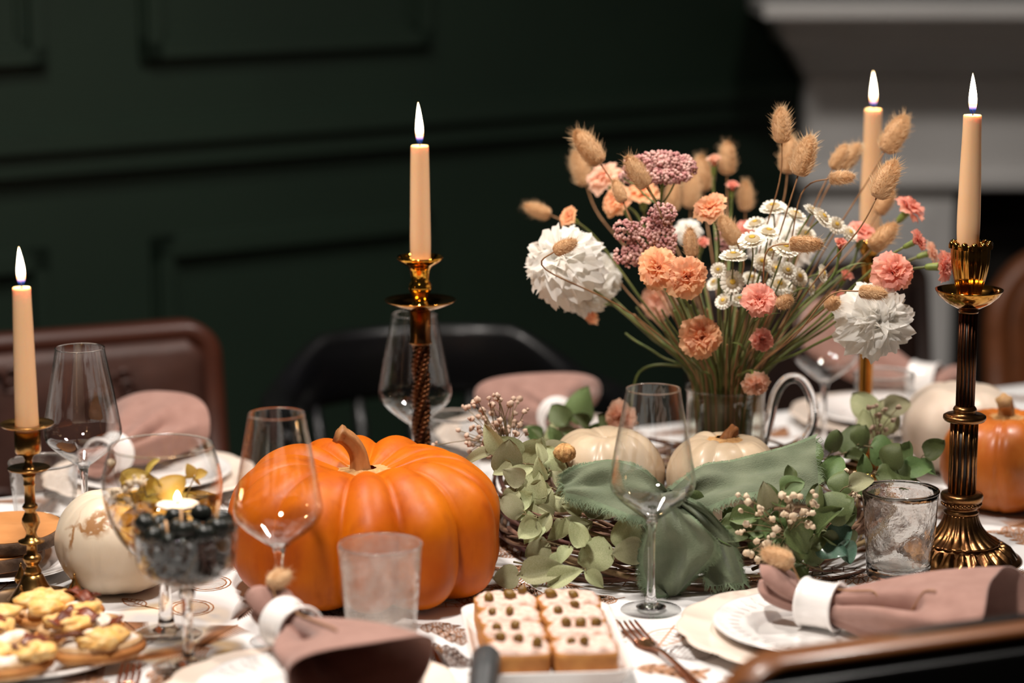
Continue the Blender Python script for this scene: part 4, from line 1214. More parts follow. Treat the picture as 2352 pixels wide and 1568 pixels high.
pR = T(1872, 1450, 0.01)
setting(pR.x, pR.y, 0.136, 0.101, 'under the napkin by the honey wood chair')
pFc = T(712, 1600, 0.01)
setting(pFc.x, pFc.y, 0.138, 0.104, 'in front of the cloudy tumbler')
pLb = T(345, 1098, 0.01)
setting(pLb.x, pLb.y, 0.132, 0.10, 'by the carved brown chair', False)
pCb = T(1228, 1000, 0.01)
setting(pCb.x, pCb.y, 0.132, 0.10, 'by the black captain chair', False)
pRb = T(2035, 955, 0.01)
setting(pRb.x, pRb.y, 0.132, 0.10, 'by the dark brown chair', False)


# ------------------------------------------------------------------ napkins with rings
def fan_fn(Ls, W, Hh, seed, crease=0.0, flare=1.0, r0=0.0152, lift=0.0, zc=0.0260, drape=0.0, bend=0.0):
    rn = random.Random(seed); ph = [rn.uniform(0, 6.28) for _ in range(4)]
    def fn(u, v):
        a = u * 2 * math.pi
        g = max(0.0, (v * Ls - 0.016) / (Ls - 0.016))      # inside the ring the cloth stays gathered
        k = g ** flare
        wx = r0 + (W / 2 - r0) * k
        hz = r0 * 0.95 + (Hh / 2 - r0 * 0.95) * math.sin(min(1, g * 1.1) * math.pi / 2)
        c, s = math.cos(a), math.sin(a)
        y = wx * math.copysign(abs(c) ** 0.75, c); z = hz * math.copysign(abs(s) ** 0.85, s)
        rip = (1 - g) * 0.16 * math.sin(6 * a + ph[0]) + 0.05 * math.sin(3 * a + ph[1] + 2 * v)
        y *= 1 + rip * 0.6; z *= 1 + rip
        # the fold that opens on the near upper side
        if crease:
            d = math.exp(-((a - 2.45) / 0.36) ** 2) * max(0, math.sin(math.pi * min(1, g * 1.6))) ** 0.8
            y *= 1 - 0.55 * crease * d; z *= 1 - 1.25 * crease * d
            e = math.exp(-((a - 3.0) / 0.30) ** 2) * math.sin(math.pi * min(1, g * 1.15))
            y *= 1 + 0.35 * crease * e; z += 0.012 * crease * e
        if y < 0: y *= 1 + drape * k
        y += bend * g * g
        z = z + zc + (Hh / 2 - zc) * k * 0.9 + lift * v * v
        return (v * Ls + 0.012 * math.sin(a * 2 + ph[2]) * v, y, z)
    return fn


NAPKINS = []


def napkin(label, x, y, z, rotz, Ls, W, Hh, seed, lobeL=0.055, crease=0.6, lift=0.0, tail=True, zl=0.0, ring_z=0.022, drape=0.0, bend=0.0):
    ca, sa = math.cos(rotz), math.sin(rotz)
    z = TZ + max(surf(x + q * ca, y + q * sa) for q in (-0.0195, -0.01, 0.0, 0.01, 0.0195)) + 0.0002    # the ring rests on the plate
    def lay(P_):                                                  # the cloth lies on the plates, never in them
        return [(px_, py_, max(pz_, TZ + surf(x + px_ * ca - py_ * sa, y + px_ * sa + py_ * ca) - z + 0.0016 + 0.0003 * math.sin(40 * px_ + 60 * py_))) for px_, py_, pz_ in P_]
    t = thing('linen_napkin', label, 'napkin', (x, y, z), rotz, 'mauve linen napkins drawn through rings')
    V, Fc = grid_vf(fan_fn(Ls, W, Hh, seed, crease, 1.0 if drape else 1.15, lift=lift, drape=drape, bend=bend), 96, 44, True)
    V = lay([(q[0] + 0.002, q[1], q[2]) for q in V])
    o = mk('cloth_fan', V, Fc, MT['napkin'], t); solid(o, 0.0012)
    # folded loops on the other side of the ring
    for k, (dz, wd, ln, sd) in enumerate(((0.008, 0.052, lobeL, 1), (-0.008, 0.048, lobeL * 1.08, 2), (0.001, 0.036, lobeL * 0.8, 3))):
        def lob(u, v, dz=dz, wd=wd, ln=ln, sd=sd):
            a = u * 2 * math.pi; c, s = math.cos(a), math.sin(a)
            g = max(0.0, (v * ln - 0.017) / (ln - 0.017))
            w = (0.0128 + (wd / 2 - 0.0128) * math.sin(min(1, g * 1.25) * math.pi / 2)) * (1 - 0.92 * max(0, (v - 0.72) / 0.28) ** 2.2)
            h = (0.0055 + 0.006 * math.sin(g * math.pi)) * (1 - 0.92 * max(0, (v - 0.72) / 0.28) ** 2.2)
            yy = w * c + (sd - 2) * 0.006 * v; zz = 0.0260 + zl * g + dz * (0.55 + 0.75 * g) + h * s * (1 + 0.18 * math.sin(3 * a + sd)) + 0.004 * math.sin(v * 5 + sd) * c * g
            return (-v * ln, yy, zz)
        V, Fc = grid_vf(lob, 36, 22, True); V = lay(V)
        mk('folded_loop', V, Fc, MT['napkin'], t)
    # ring
    rg = thing('napkin_ring', 'glossy white china ring around the ' + label.replace('mauve linen napkin ', 'napkin '), 'napkin ring', (x, y, z), rotz, 'white napkin rings')
    prof = [(0.0225, -0.0195), (0.0252, -0.0195), (0.0258, -0.0175), (0.0238, -0.0150), (0.0232, -0.006), (0.0230, 0.0), (0.0232, 0.006), (0.0238, 0.0150), (0.0258, 0.0175), (0.0252, 0.0195), (0.0225, 0.0195), (0.0212, 0.012), (0.0210, 0.0), (0.0212, -0.012), (0.0225, -0.0195)]
    V, Fc = lathe_vf(prof, 48)
    V = [(zz, xx, yy + 0.0260) for xx, yy, zz in V]
    mk('band', V, Fc, MT['china'], rg)
    NAPKINS.append((t, rotz))
    return t


zt_ = TZ + 0.0105
# right near setting: fan runs right and towards the camera
pr_ = T(1885, 1432, 0.014)
napkin('mauve linen napkin on the plate by the honey wood chair', pr_.x, pr_.y, zt_ + 0.004, R(-32), 0.172, 0.135, 0.074, 3, 0.064, 1.0, zl=0.022, drape=0.35, bend=0.040)
pf_ = T(672, 1520, 0.014)
napkin('mauve linen napkin on the plate before the cloudy tumbler', pf_.x, pf_.y, zt_ + 0.004, R(-58), 0.16, 0.13, 0.062, 5, 0.050, 1.0, zl=0.018, drape=0.25)
pl_ = T(235, 1085, 0.014)
napkin('mauve linen napkin by the carved brown chair', pl_.x + 0.012, pl_.y - 0.02, zt_ + 0.004, R(66), 0.125, 0.150, 0.066, 7, 0.05, 0.5, lift=0.012)
pcn = T(1262, 1003, 0.014)
napkin('mauve linen napkin by the black captain chair', pcn.x + 0.012, pcn.y - 0.02, zt_, R(100), 0.125, 0.175, 0.062, 8, 0.05, 0.3, lift=0.0)
prn = T(2140, 905, 0.02)
napkin('mauve linen napkin by the dark brown chair', prn.x - 0.01, prn.y, zt_ + 0.012, R(150), 0.16, 0.13, 0.085, 9, 0.05, 0.3, lift=0.045)


# ------------------------------------------------------------------ cutlery
def fork(label, x, y, rotz, s=1.0, z=TZ + 0.0012):
    t = thing('copper_fork', label, 'fork', (x, y, z), rotz, 'copper forks')
    # local +x = towards the handle end, tines at x = 0..-0.05
    for k in range(4):
        yy = (k - 1.5) * 0.0058
        tube('tine', crv([(-0.046, yy * 0.92, 0.0075), (-0.025, yy, 0.0035), (-0.006, yy, 0.0018), (0.004, yy * 0.9, 0.0016)], 4), [0.0008] + [0.0014] * 12, MT['copper'], t, 8)
    V, Fc = [], []
    pts = [(-0.002, 0.0105, 0.0018), (0.008, 0.0112, 0.0014), (0.020, 0.0085, 0.0020), (0.032, 0.0042, 0.0045), (0.05, 0.0031, 0.0070), (0.09, 0.0036, 0.0062), (0.13, 0.0062, 0.0030), (0.148, 0.0066, 0.0020), (0.155, 0.0040, 0.0018)]
    pts = smooth_prof(pts, 4)
    for (xx, hw, zz) in pts:
        for (yy, dz) in ((-hw, 0), (-hw * 0.6, 0.0012), (0, 0.0016), (hw * 0.6, 0.0012), (hw, 0), (0, -0.0010)): V.append((xx, yy, zz + dz))
    for i in range(len(pts) - 1):
        for k in range(6): Fc.append((i * 6 + k, i * 6 + (k + 1) % 6, (i + 1) * 6 + (k + 1) % 6, (i + 1) * 6 + k))
    Fc.append(tuple(range(6))); Fc.append(tuple((len(pts) - 1) * 6 + k for k in range(5, -1, -1)))
    mk('handle', V, Fc, MT['copper'], t)
    t.scale = (s, s, s)
    return t


def dirz(a, b): return math.atan2((b - a).y, (b - a).x)


a, b = T(1434, 1432), T(1610, 1580)
fork('copper fork lying between the bread tray and the cream charger plate', T(1478, 1478).x, T(1478, 1478).y, dirz(a, b), 1.05)
fork('copper fork in front of the pear toasts', -0.360, 2.155, R(-90) + 0.05, 1.0)


def knife(label, p0, p1, mat):
    a, b = Vector(p0), Vector(p1); L_ = (b - a).length
    t = thing('table_knife', label, 'knife', (a.x, a.y, TZ + 0.0012), dirz(a, b))
    V, Fc = [], []
    pts = smooth_prof([(0, 0.001), (0.012, 0.006), (0.05, 0.009), (L_ * 0.5, 0.0085)], 4)
    for (x, hw) in pts: V += [(x, -hw * 0.6, 0.0016), (x, hw, 0.0005), (x, hw * 0.2, 0.0028)]
    for i in range(len(pts) - 1):
        for k in range(3): Fc.append((i * 3 + k, i * 3 + (k + 1) % 3, (i + 1) * 3 + (k + 1) % 3, (i + 1) * 3 + k))
    mk('blade', V, Fc, mat, t)
    tube('handle', [(L_ * 0.5 - 0.004, 0.001, 0.0045), (L_ * 0.55, 0, 0.0048), (L_ * 0.8, 0, 0.0058), (L_, 0, 0.0062)], [0.003, 0.0042, 0.005, 0.0056], mat, t, 12)
    return t


knife('dark copper knife beside the plate in front of the cloudy tumbler', T(992, 1492), T(1050, 1640), MT['steel_dark'])
knife('dark knife at the table edge by the carved brown chair', T(-40, 1150), T(18, 1250), MT['steel_dark'])
# dark grey serving-spoon handle at the near edge of the bread tray
# its end is propped on the near corner of the tray, the blade lies on the cloth
e0 = Vector((-0.0235, 2.120, TZ + 0.0275 + 0.0135)); e1 = Vector((-0.030, 2.020, TZ + 0.0135))
sv = thing('serving_knife', 'dark grey handled spreader propped on the white bread tray', 'knife', (e1.x, e1.y, TZ))
hp = [e0 + (e0 - e1).normalized() * 0.010, e0 + (e0 - e1).normalized() * 0.006, e0, e0.lerp(e1, 0.3), e0.lerp(e1, 0.8), e1]
tube('handle', hp, [0.004, 0.0105, 0.0135, 0.0135, 0.0115, 0.009], MT['grey_plastic'], sv, 16, origin=Vector((e1.x, e1.y, TZ)))
bl_ = [(e1.x + sx * 0.008, e1.y - dy, TZ + zz) for dy, zz in ((0.0, 0.012), (0.02, 0.0075), (0.05, 0.0035), (0.09, 0.0018)) for sx in (-1, 1)]
ob = mk('blade', bl_, [(i, i + 1, i + 3, i + 2) for i in (0, 2, 4)], MT['copper'], sv, origin=Vector((e1.x, e1.y, TZ))); solid(ob, 0.0016)


# ------------------------------------------------------------------ bread tray
p0, p1 = Vector((0.022, 2.338, TZ)), Vector((0.040, 2.118, TZ))
tray_c = (p0 + p1) / 2; tray_r = dirz(p1, p0) - math.pi / 2
tl, tw = 0.222, 0.149
tr_ = thing('bread_tray', 'white china tray carrying pate bread slices', 'tray', (tray_c.x, tray_c.y, TZ + 0.0006), tray_r)
def rrect(w, l, r, n=6):
    P = []
    for (sx, sy, a0) in ((1, 1, 0), (-1, 1, 90), (-1, -1, 180), (1, -1, 270)):
        for k in range(n + 1):
            a = R(a0 + 90 * k / n); P.append((sx * (w / 2 - r) + r * math.cos(a), sy * (l / 2 - r) + r * math.sin(a)))
    return P
rings_ = [(0.80, 0.86, 0.0), (0.86, 0.90, 0.001), (0.955, 0.97, 0.016), (1.0, 1.0, 0.0245), (1.005, 1.003, 0.026), (0.985, 0.99, 0.0265), (0.925, 0.95, 0.017), (0.84, 0.885, 0.0055), (0.6, 0.7, 0.0045)]
V, Fc = [], []
for (fx_, fy_, z) in rings_:
    V += [(x, y, z) for x, y in rrect(tw * fx_, tl * fy_, 0.022)]
nr = 28
for i in range(len(rings_) - 1):
    for k in range(nr): Fc.append((i * nr + k, i * nr + (k + 1) % nr, (i + 1) * nr + (k + 1) % nr, (i + 1) * nr + k))
Fc.append(tuple(range(nr - 1, -1, -1))); Fc.append(tuple((len(rings_) - 1) * nr + k for k in range(nr)))
mk('dish', V, Fc, MT['china'], tr_)

rb = random.Random(17)
cap_me = None
names_row = ('back', 'second', 'third', 'front')
for row in range(4):
    for colm in range(2):
        lx = (-0.0312 if colm == 0 else 0.0312) + rb.uniform(-0.0005, 0.0005); ly = 0.0732 - row * 0.0488 + rb.uniform(-0.0003, 0.0003)
        side = 'pumpkin side' if colm == 0 else 'fork side'
        t = thing('pate_bread', f'pate-spread bread square with capers, {names_row[row]} row of the tray, {side}', 'bread', (0, 0, 0), 0, 'pate bread slices on the white tray')
        w_, l_, h_ = 0.0608 + rb.uniform(-0.001, 0.001), 0.0482, 0.030
        world = tr_.matrix_basis if False else Matrix.Translation(tr_.location) @ Matrix.Rotation(tray_r, 4, 'Z')
        ctr = world @ Vector((lx, ly, 0.0058))
        t.location = ctr; t.rotation_euler = (R(rb.uniform(-1, 1)), rb.uniform(-0.02, 0.02), tray_r + rb.uniform(-0.035, 0.035))
        sd = rb.random() * 20
        def bread(u, v, w_=w_, l_=l_, sd=sd):
            a = u * 2 * math.pi; c, s = math.cos(a), math.sin(a)
            q = 1 / (abs(c) ** 4 + abs(s) ** 4) ** 0.25
            k = 1 - 0.10 * max(0, 0.25 - v) / 0.25
            wob = 1 + 0.02 * math.sin(5 * a + sd)
            return (w_ / 2 * c * q * k * wob, l_ / 2 * s * q * k * wob, 0.0005 + v * 0.0325)
        V, Fc = grid_vf(bread, 40, 6, True)
        Fc.append(tuple(range(39, -1, -1))); Fc.append(tuple(6 * 40 + k for k in range(40)))
        mk('bread', V, Fc, MT['crust'], t)
        def spread(u, v, w_=w_, l_=l_, sd=sd):
            a = u * 2 * math.pi; c, s = math.cos(a), math.sin(a)
            q = 1 / (abs(c) ** 4 + abs(s) ** 4) ** 0.25
            rr = (1 - v) * (0.95 + 0.03 * math.sin(7 * a + sd))
            x, y = w_ / 2 * c * q * rr, l_ / 2 * s * q * rr
            bmp = mnoise.noise(Vector((x * 90, y * 90, sd))) * 0.0024 + mnoise.noise(Vector((x * 260, y * 260, sd))) * 0.0013
            return (x, y, 0.0328 + min(1, v * 7) * 0.0045 + (bmp if v > 0.02 else 0))
        V, Fc = grid_vf(spread, 56, 16, True)
        mk('spread', V, Fc, MT['pate'], t)
        for q in range(2 + (1 if (row + colm) % 3 == 0 else 0)):
            if cap_me is None:
                V, Fc = lathe_vf([(0, -0.0048), (0.003, -0.0042), (0.0048, -0.001), (0.0046, 0.0018), (0.003, 0.0040), (0.0012, 0.0052), (0, 0.0056)], 14, lambda a, i: 1 + 0.08 * math.cos(4 * a))
                o = mk('caper', V, Fc, MT['caper'], t); cap_me = o.data
            else: o = put('caper', cap_me, t)
            o.location = ((-0.016 + 0.032 * q / 2 + rb.uniform(-0.003, 0.004)), rb.uniform(-0.013, 0.013), 0.0400)
            o.rotation_euler = (rb.uniform(-1, 1), rb.uniform(-1, 1), rb.uniform(0, 6)); k = rb.uniform(0.8, 1.2); o.scale = (k * rb.uniform(0.8, 1.2), k, k * rb.uniform(0.9, 1.3))

# ------------------------------------------------------------------ wood slices on a white plate (left edge)
ws = Vector((-0.548, 2.537, TZ))
plate('side_plate', 'plain white plate under the bark-edged wood slices', ws.x - 0.005, ws.y, TZ + 0.0004, 0.083, 0.012, MT['china'], 0, 1, 0.66)
def wood_slice(label, x, y, z, r, h, seed, tilt=(0, 0)):
    t = thing('wood_slice', label, 'wood slice', (x, y, z), 0, 'bark-edged wood slices'); t.rotation_euler = (tilt[0], tilt[1], 0)
    rn = random.Random(seed); ph = [rn.uniform(0, 6) for _ in range(3)]
    f = lambda a, i: 1 + 0.05 * math.sin(2 * a + ph[0]) + 0.03 * math.sin(3 * a + ph[1])
    lathe('board', [(0, 0), (r * 0.97, 0), (r * 0.975, h * 0.5), (r * 0.97, h), (0, h)], MT['slice_wood'], t, n=64, fl=f, smooth=False)
    fb = lambda a, i: f(a, i) * (1 + 0.012 * mnoise.noise(Vector((math.cos(a) * 9, math.sin(a) * 9, i * 0.9 + seed))))
    lathe('bark', [(r * 0.972, 0.0005), (r * 1.02, 0.0015), (r * 1.035, h * 0.3), (r * 1.03, h * 0.6), (r * 1.02, h * 0.9), (r * 0.972, h - 0.0006)], MT['bark'], t, n=128, fl=fb)
wood_slice('lower bark-edged wood slice on the white plate', ws.x - 0.035, ws.y - 0.006, TZ + 0.0146, 0.070, 0.015, 3)
wood_slice('upper bark-edged wood slice lying across the lower one', ws.x - 0.006, ws.y + 0.018, TZ + 0.0298, 0.066, 0.015, 6)

# ------------------------------------------------------------------ pear toasts, bottom left
TB = Vector((-0.462, 2.238, TZ))
pt = plate('toast_plate', 'white plate under the pear and bacon toasts', TB.x, TB.y, TZ + 0.0004, 0.090, 0.010, MT['china'], 0, 1, 0.75)
rt = random.Random(8)
def toast(label, px_, py_, zt, rot, L_, W_):
    cu, su = math.cos(0.55), math.sin(0.55)
    t = thing('pear_toast', label, 'toast', (TB.x + px_ * cu - py_ * su, TB.y + px_ * su + py_ * cu, TZ + 0.0125), rot, 'pear and bacon toasts')
    sd = rt.random() * 30
    def br(u, v):
        a = u * 2 * math.pi
        return (L_ / 2 * math.cos(a) * (1 - 0.05 * (1 - v)), W_ / 2 * math.sin(a) * (1 + 0.10 * math.cos(a)) * (1 - 0.05 * (1 - v)), v * 0.0165)
    V, Fc = grid_vf(br, 40, 4, True); Fc.append(tuple(range(39, -1, -1))); Fc.append(tuple(4 * 40 + k for k in range(40)))
    mk('bread', V, Fc, MT['crumb'], t)
    tube('crust', [(L_ / 2 * 1.005 * math.cos(k * math.pi / 20), W_ / 2 * 1.005 * math.sin(k * math.pi / 20) * (1 + 0.10 * math.cos(k * math.pi / 20)), 0.0075) for k in range(41)], 0.0042, MT['crust'], t, 8)
    def ch(u, v):
        a = u * 2 * math.pi; r = (1 - v) * (0.88 + 0.08 * math.sin(4 * a + sd))
        x, y = L_ / 2 * r * math.cos(a), W_ / 2 * r * math.sin(a)
        b = mnoise.noise(Vector((x * 70, y * 70, sd))) * 0.005
        return (x, y, 0.016 + min(1, v * 5) * 0.005 + (b if v > 0.05 else 0))
    V, Fc = grid_vf(ch, 40, 12, True); mk('cream_cheese', V, Fc, MT['cheese'], t)
    for k in range(4):
        x, y = rt.uniform(-0.34, 0.34) * L_, rt.uniform(-0.30, 0.30) * W_; s2 = rt.random() * 50; sz = rt.uniform(0.011, 0.019)
        def pe(u, v, x=x, y=y, s2=s2, sz=sz):
            a = u * 2 * math.pi; ph_ = (v - 0.5) * math.pi
            rr = sz * (1 + 0.5 * mnoise.noise(Vector((math.cos(a) * 1.5, math.sin(a) * 1.5, ph_ * 1.5 + s2))))
            return (x + rr * 1.25 * math.cos(ph_) * math.cos(a), y + rr * math.cos(ph_) * math.sin(a), 0.0215 + rr * 0.52 * math.sin(ph_))
        V, Fc = grid_vf(pe, 20, 12, True); mk('pear_piece', V, Fc, MT['pear'], t)
    for k in range(2):
        x, y, a = rt.uniform(-0.3, 0.3) * L_, rt.uniform(-0.3, 0.3) * W_, rt.uniform(0, 6.28)
        def ba(u, v, x=x, y=y, a=a):
            l = (u - 0.5) * 0.042; w = (v - 0.5) * 0.012
            return (x + l * math.cos(a) - w * math.sin(a), y + l * math.sin(a) + w * math.cos(a), 0.0275 + 0.0022 * math.sin(l * 210 + k) + 0.002 * math.sin(w * 300))
        V, Fc = grid_vf(ba, 14, 4); o = mk('bacon_strip', V, Fc, MT['bacon'], t); solid(o, 0.0022)
TL, TW = 0.084, 0.050
for (ix, iy, lab) in ((-0.5, 1, 'pear toast nearest the brass candlestick'), (0.5, 1, 'pear toast beside the brass drop finial'), (-0.5, 0, 'pear toast in the middle of the plate, under the wood slices end'),
                      (0.5, 0, 'pear toast pointing at the coupe foot'), (-0.5, -1, 'pear toast at the plate rim away from the candlestick'), (0.5, -1, 'pear toast beside the copper fork tines')):
    toast(lab, ix * (TL + 0.0090) + 0.004 * iy, iy * (TW + 0.0130), 0, 0.55 + rt.uniform(-0.03, 0.03), TL, TW)

# ------------------------------------------------------------------ twig wreath
WC = Vector((at(1580, 1150, 2.68).x, 2.685, TZ)); WR = 0.200
JREL = Vector((at(1667, 890, 2.79).x, 2.79)) - WC.xy
wre = thing('twig_wreath', 'round wreath of brown twigs lying around the beige pumpkins', 'wreath', WC)
rw_ = random.Random(2)
for k in range(130):
    a0 = rw_.uniform(0, 2 * math.pi); ln = rw_.uniform(0.7, 1.9); dr = rw_.uniform(-0.030, 0.030); z0 = rw_.uniform(0.004, 0.062); ph = rw_.uniform(0, 6.28)
    rad_ = rw_.choice((0.0016, 0.0020, 0.0026, 0.0034, 0.0042))
    z0 = max(z0, rad_ + 0.001)
    pts = []
    n = 16
    for i in range(n + 1):
        f = i / n; a = a0 + f * ln
        hump = 1 - ((dr) / 0.04) ** 2 * 0.5
        r = WR + dr + 0.012 * math.sin(f * 5 + ph)
        pz = max(rad_, z0 * hump + 0.009 * math.sin(f * 6.5 + ph * 2))
        q = Vector((r * math.cos(a), r * math.sin(a))); jd = q - JREL
        if jd.length < 0.060: q = JREL + jd.normalized() * 0.060          # the twigs bend round the jug
        if -0.004 < q.x - JREL.x < 0.118 and abs(q.y - JREL.y) < 0.016: pz = min(pz, 0.040)   # and pass under its handle
        pts.append((q.x, q.y, max(rad_, pz)))
    tube('twig', pts, [rad_ * (1 - 0.45 * i / n) for i in range(n + 1)], MT['twig'], wre, 6)
# the bed of twigs the two pumpkins rest on
for k in range(22):
    a = rw_.uniform(0, math.pi); d = rw_.uniform(-0.09, 0.09); c, s = math.cos(a), math.sin(a)
    h = math.sqrt(max(0.001, 0.165 ** 2 - d * d)); zz = rw_.uniform(0.006, 0.019)
    pts = [(-s * d + c * h * f, c * d + s * h * f, zz + 0.002 * math.sin(4 * f + k)) for f in (-1, -0.5, 0, 0.5, 1)]
    if all((Vector((-s * d + c * h * f / 20, c * d + s * h * f / 20)) - JREL).length > 0.056 for f in range(-20, 21)):
        tube('twig', pts, 0.0030, MT['twig'], wre, 6)

# ------------------------------------------------------------------ leaves
def leaf_mesh(name, mat, seed, asp=0.82, fold=0.3, curl=0.3, point=0.15, wave=0.05):
    """unit leaf: base at origin, tip at +x = 1, normal +z"""
    rn = random.Random(seed); ph = rn.uniform(0, 6.28)
    def fn(u, v):
        x = v; s = (u - 0.5) * 2
        w = asp * 0.5 * (math.sin(math.pi * min(1, v ** 0.72)) ** 0.62) * (1 - point * v)
        y = s * w
        z = fold * abs(y) * 0.9 - curl * (v - 0.4) ** 2 + wave * math.sin(5 * v + ph) * s + wave * 0.6 * math.sin(9 * s + 4 * v + ph) * abs(s)
        return (x, y, z)
    V, Fc = grid_vf(fn, 6, 9)
    me = bpy.data.meshes.new(name); me.from_pydata(V, [], Fc); me.validate()
    me.polygons.foreach_set('use_smooth', [True] * len(me.polygons)); me.materials.append(mat)
    return me


LEAF = {}
for key, m_ in (('s', 'leaf'), ('g', 'leaf_green'), ('t', 'leaf_teal')):
    LEAF[key] = [leaf_mesh('leaf', MT[m_], i * 7 + 1, asp=a, fold=f, curl=c, point=p_, wave=w)
                 for i, (a, f, c, p_, w) in enumerate(((0.95, 0.15, 0.25, 0.15, 0.05), (0.80, 0.55, 0.45, 0.25, 0.06), (1.02, -0.25, 0.5, 0.05, 0.08), (0.62, 0.9, 0.3, 0.3, 0.05), (0.88, 0.3, -0.6, 0.2, 0.10), (0.72, 1.2, 0.2, 0.2, 0.12)))]


def leaf_rot(direction, normal):
    x = Vector(direction).normalized(); z = Vector(normal); z = (z - x * z.dot(x))
    if z.length < 1e-4: z = x.orthogonal()
    z.normalize(); y = z.cross(x)
    return Matrix((x, y, z)).transposed().to_quaternion()


def sprig(label, path, leaves, group='eucalyptus sprigs in the wreath', stem_r=0.0011, keys='s', seed=0, name='eucalyptus_sprig', cat='eucalyptus'):
    """path: [(px, row, Y)]; leaves: [(px, row, Y, size px, image angle deg, kind)] hand placed, kind of leaf mesh"""
    rn = random.Random(seed + 100)
    P = [at(*p) for p in path]
    base = P[0].copy()
    t = thing(name, label, cat, base, 0, group)
    C = crv(P, 6)
    tube('stem', C, [stem_r * (1 - 0.5 * i / (len(C) - 1)) for i in range(len(C))], MT['sprig_stem'], t, 6, origin=base)
    for (px, py, Y, sz, ang, kd) in leaves:
        c = at(px, py, Y); s = sz * m_px(Y, py)
        a = R(ang)
        d = RGT * math.cos(a) + UPV * math.sin(a) + FWD * rn.uniform(-0.45, 0.45)
        d.normalize()
        nrm = -FWD * 0.8 + UPV * rn.uniform(0.0, 0.7) + RGT * rn.uniform(-0.5, 0.5)
        key = rn.choice(keys)
        me = LEAF[key][kd % 6]
        o = put('leaf', me, t, c - d * s * 0.5 - base, leaf_rot(d, nrm), s)
        near = min(C, key=lambda q: (q - (c - d * s * 0.5)).length)
        b = c - d * s * 0.5
        if 0.004 < (near - b).length < 0.05:
            tube('leaf_stalk', [near, (near + b) / 2 + Vector((0, 0, 0.002)), b + d * 0.003], 0.0006, MT['sprig_stem'], t, 4, origin=base)
    return t


def auto_leaves(path, n, size, seed, spread=40, Yj=0.02):
    """alternate leaves along a path of (px,row,Y)"""
    rn = random.Random(seed); C = smooth_prof([tuple(p) for p in path], 8); out = []
    for k in range(n):
        f = (k + 0.6) / n; i = min(len(C) - 2, int(f * (len(C) - 1)))
        p, q = C[i], C[i + 1]
        base_a = math.degrees(math.atan2(-(q[1] - p[1]), q[0] - p[0]))
        a = base_a + (1 if k % 2 else -1) * rn.uniform(25, 25 + spread)
        s = size * rn.uniform(0.75, 1.2)
        out.append((p[0] + math.cos(R(a)) * s * 0.62, p[1] - math.sin(R(a)) * s * 0.62, p[2] + rn.uniform(-Yj, Yj * 0.4), s, a, rn.randrange(6)))
    return out


SP = []
def asprig(label, path, n, size, seed, keys='s', extra=(), **kw):
    sprig(label, path, auto_leaves(path, n, size, seed) + list(extra), keys=keys, seed=seed, **kw)

# left half of the wreath (dry sage)
asprig('dry sage eucalyptus sprig touching the big pumpkin shoulder', [(1300, 1100, 2.60), (1240, 1070, 2.585), (1180, 1060, 2.575), (1130, 1030, 2.57)], 8, 70, 1,
       extra=[(1165, 1050, 2.56, 85, 80, 0), (1228, 1035, 2.59, 88, 60, 4), (1282, 1035, 2.62, 70, 20, 0), (1200, 1085, 2.55, 60, 30, 1)])
asprig('dry sage eucalyptus sprig between the big pumpkin and the ribbon tail', [(1340, 1160, 2.52), (1290, 1130, 2.52), (1230, 1110, 2.52), (1185, 1120, 2.51)], 8, 66, 2,
       extra=[(1225, 1120, 2.505, 85, 75, 0), (1245, 1150, 2.50, 70, -60, 2), (1195, 1155, 2.50, 70, 30, 4), (1205, 1185, 2.49, 60, 10, 3)])
asprig('sage eucalyptus sprig drooping over the twigs by the pumpkin', [(1400, 1190, 2.50), (1340, 1190, 2.485), (1270, 1190, 2.48), (1200, 1180, 2.475)], 7, 62, 3,
       extra=[(1225, 1222, 2.465, 66, 225, 1), (1290, 1215, 2.465, 62, 250, 3), (1325, 1205, 2.47, 62, 15, 1), (1250, 1200, 2.47, 56, 60, 5)])
asprig('sage eucalyptus sprig along the twigs beside the bow, two curled leaves', [(1480, 1250, 2.475), (1420, 1262, 2.465), (1340, 1262, 2.46), (1240, 1240, 2.46)], 4, 60, 4,
       extra=[(1365, 1272, 2.445, 88, 205, 2), (1440, 1222, 2.455, 78, 95, 2), (1440, 1268, 2.45, 80, 190, 4), (1297, 1272, 2.45, 52, 235, 1), (1345, 1235, 2.46, 44, 100, 3)])
asprig('sage eucalyptus sprig lying on the cloth under the twigs', [(1180, 1290, 2.47), (1225, 1298, 2.455), (1300, 1310, 2.45), (1360, 1300, 2.45)], 3, 56, 5,
       extra=[(1250, 1312, 2.435, 118, 8, 3), (1300, 1325, 2.43, 95, 25, 3), (1163, 1325, 2.445, 64, 190, 0)])
asprig('sage eucalyptus sprig curling out from under the ribbon tail', [(1430, 1190, 2.505), (1400, 1170, 2.50), (1350, 1140, 2.50), (1320, 1120, 2.50)], 7, 52, 6,
       extra=[(1325, 1135, 2.485, 62, 250, 3), (1360, 1165, 2.485, 62, 260, 1), (1385, 1180, 2.49, 56, 200, 5)])
asprig('pale eucalyptus sprig behind the stemless beige pumpkin', [(1420, 1000, 2.80), (1360, 985, 2.84), (1300, 985, 2.86), (1240, 1010, 2.86)], 7, 62, 7, keys='sg',
       extra=[(1335, 930, 2.92, 95, 75, 0), (1270, 1000, 2.80, 60, 100, 1)])
asprig('small dark eucalyptus sprig behind the dried orange flower', [(1400, 1010, 2.84), (1340, 1020, 2.80), (1290, 1015, 2.78)], 5, 48, 8, keys='g',
       extra=[(1272, 1000, 2.76, 46, 110, 1), (1232, 998, 2.78, 36, 120, 3)])
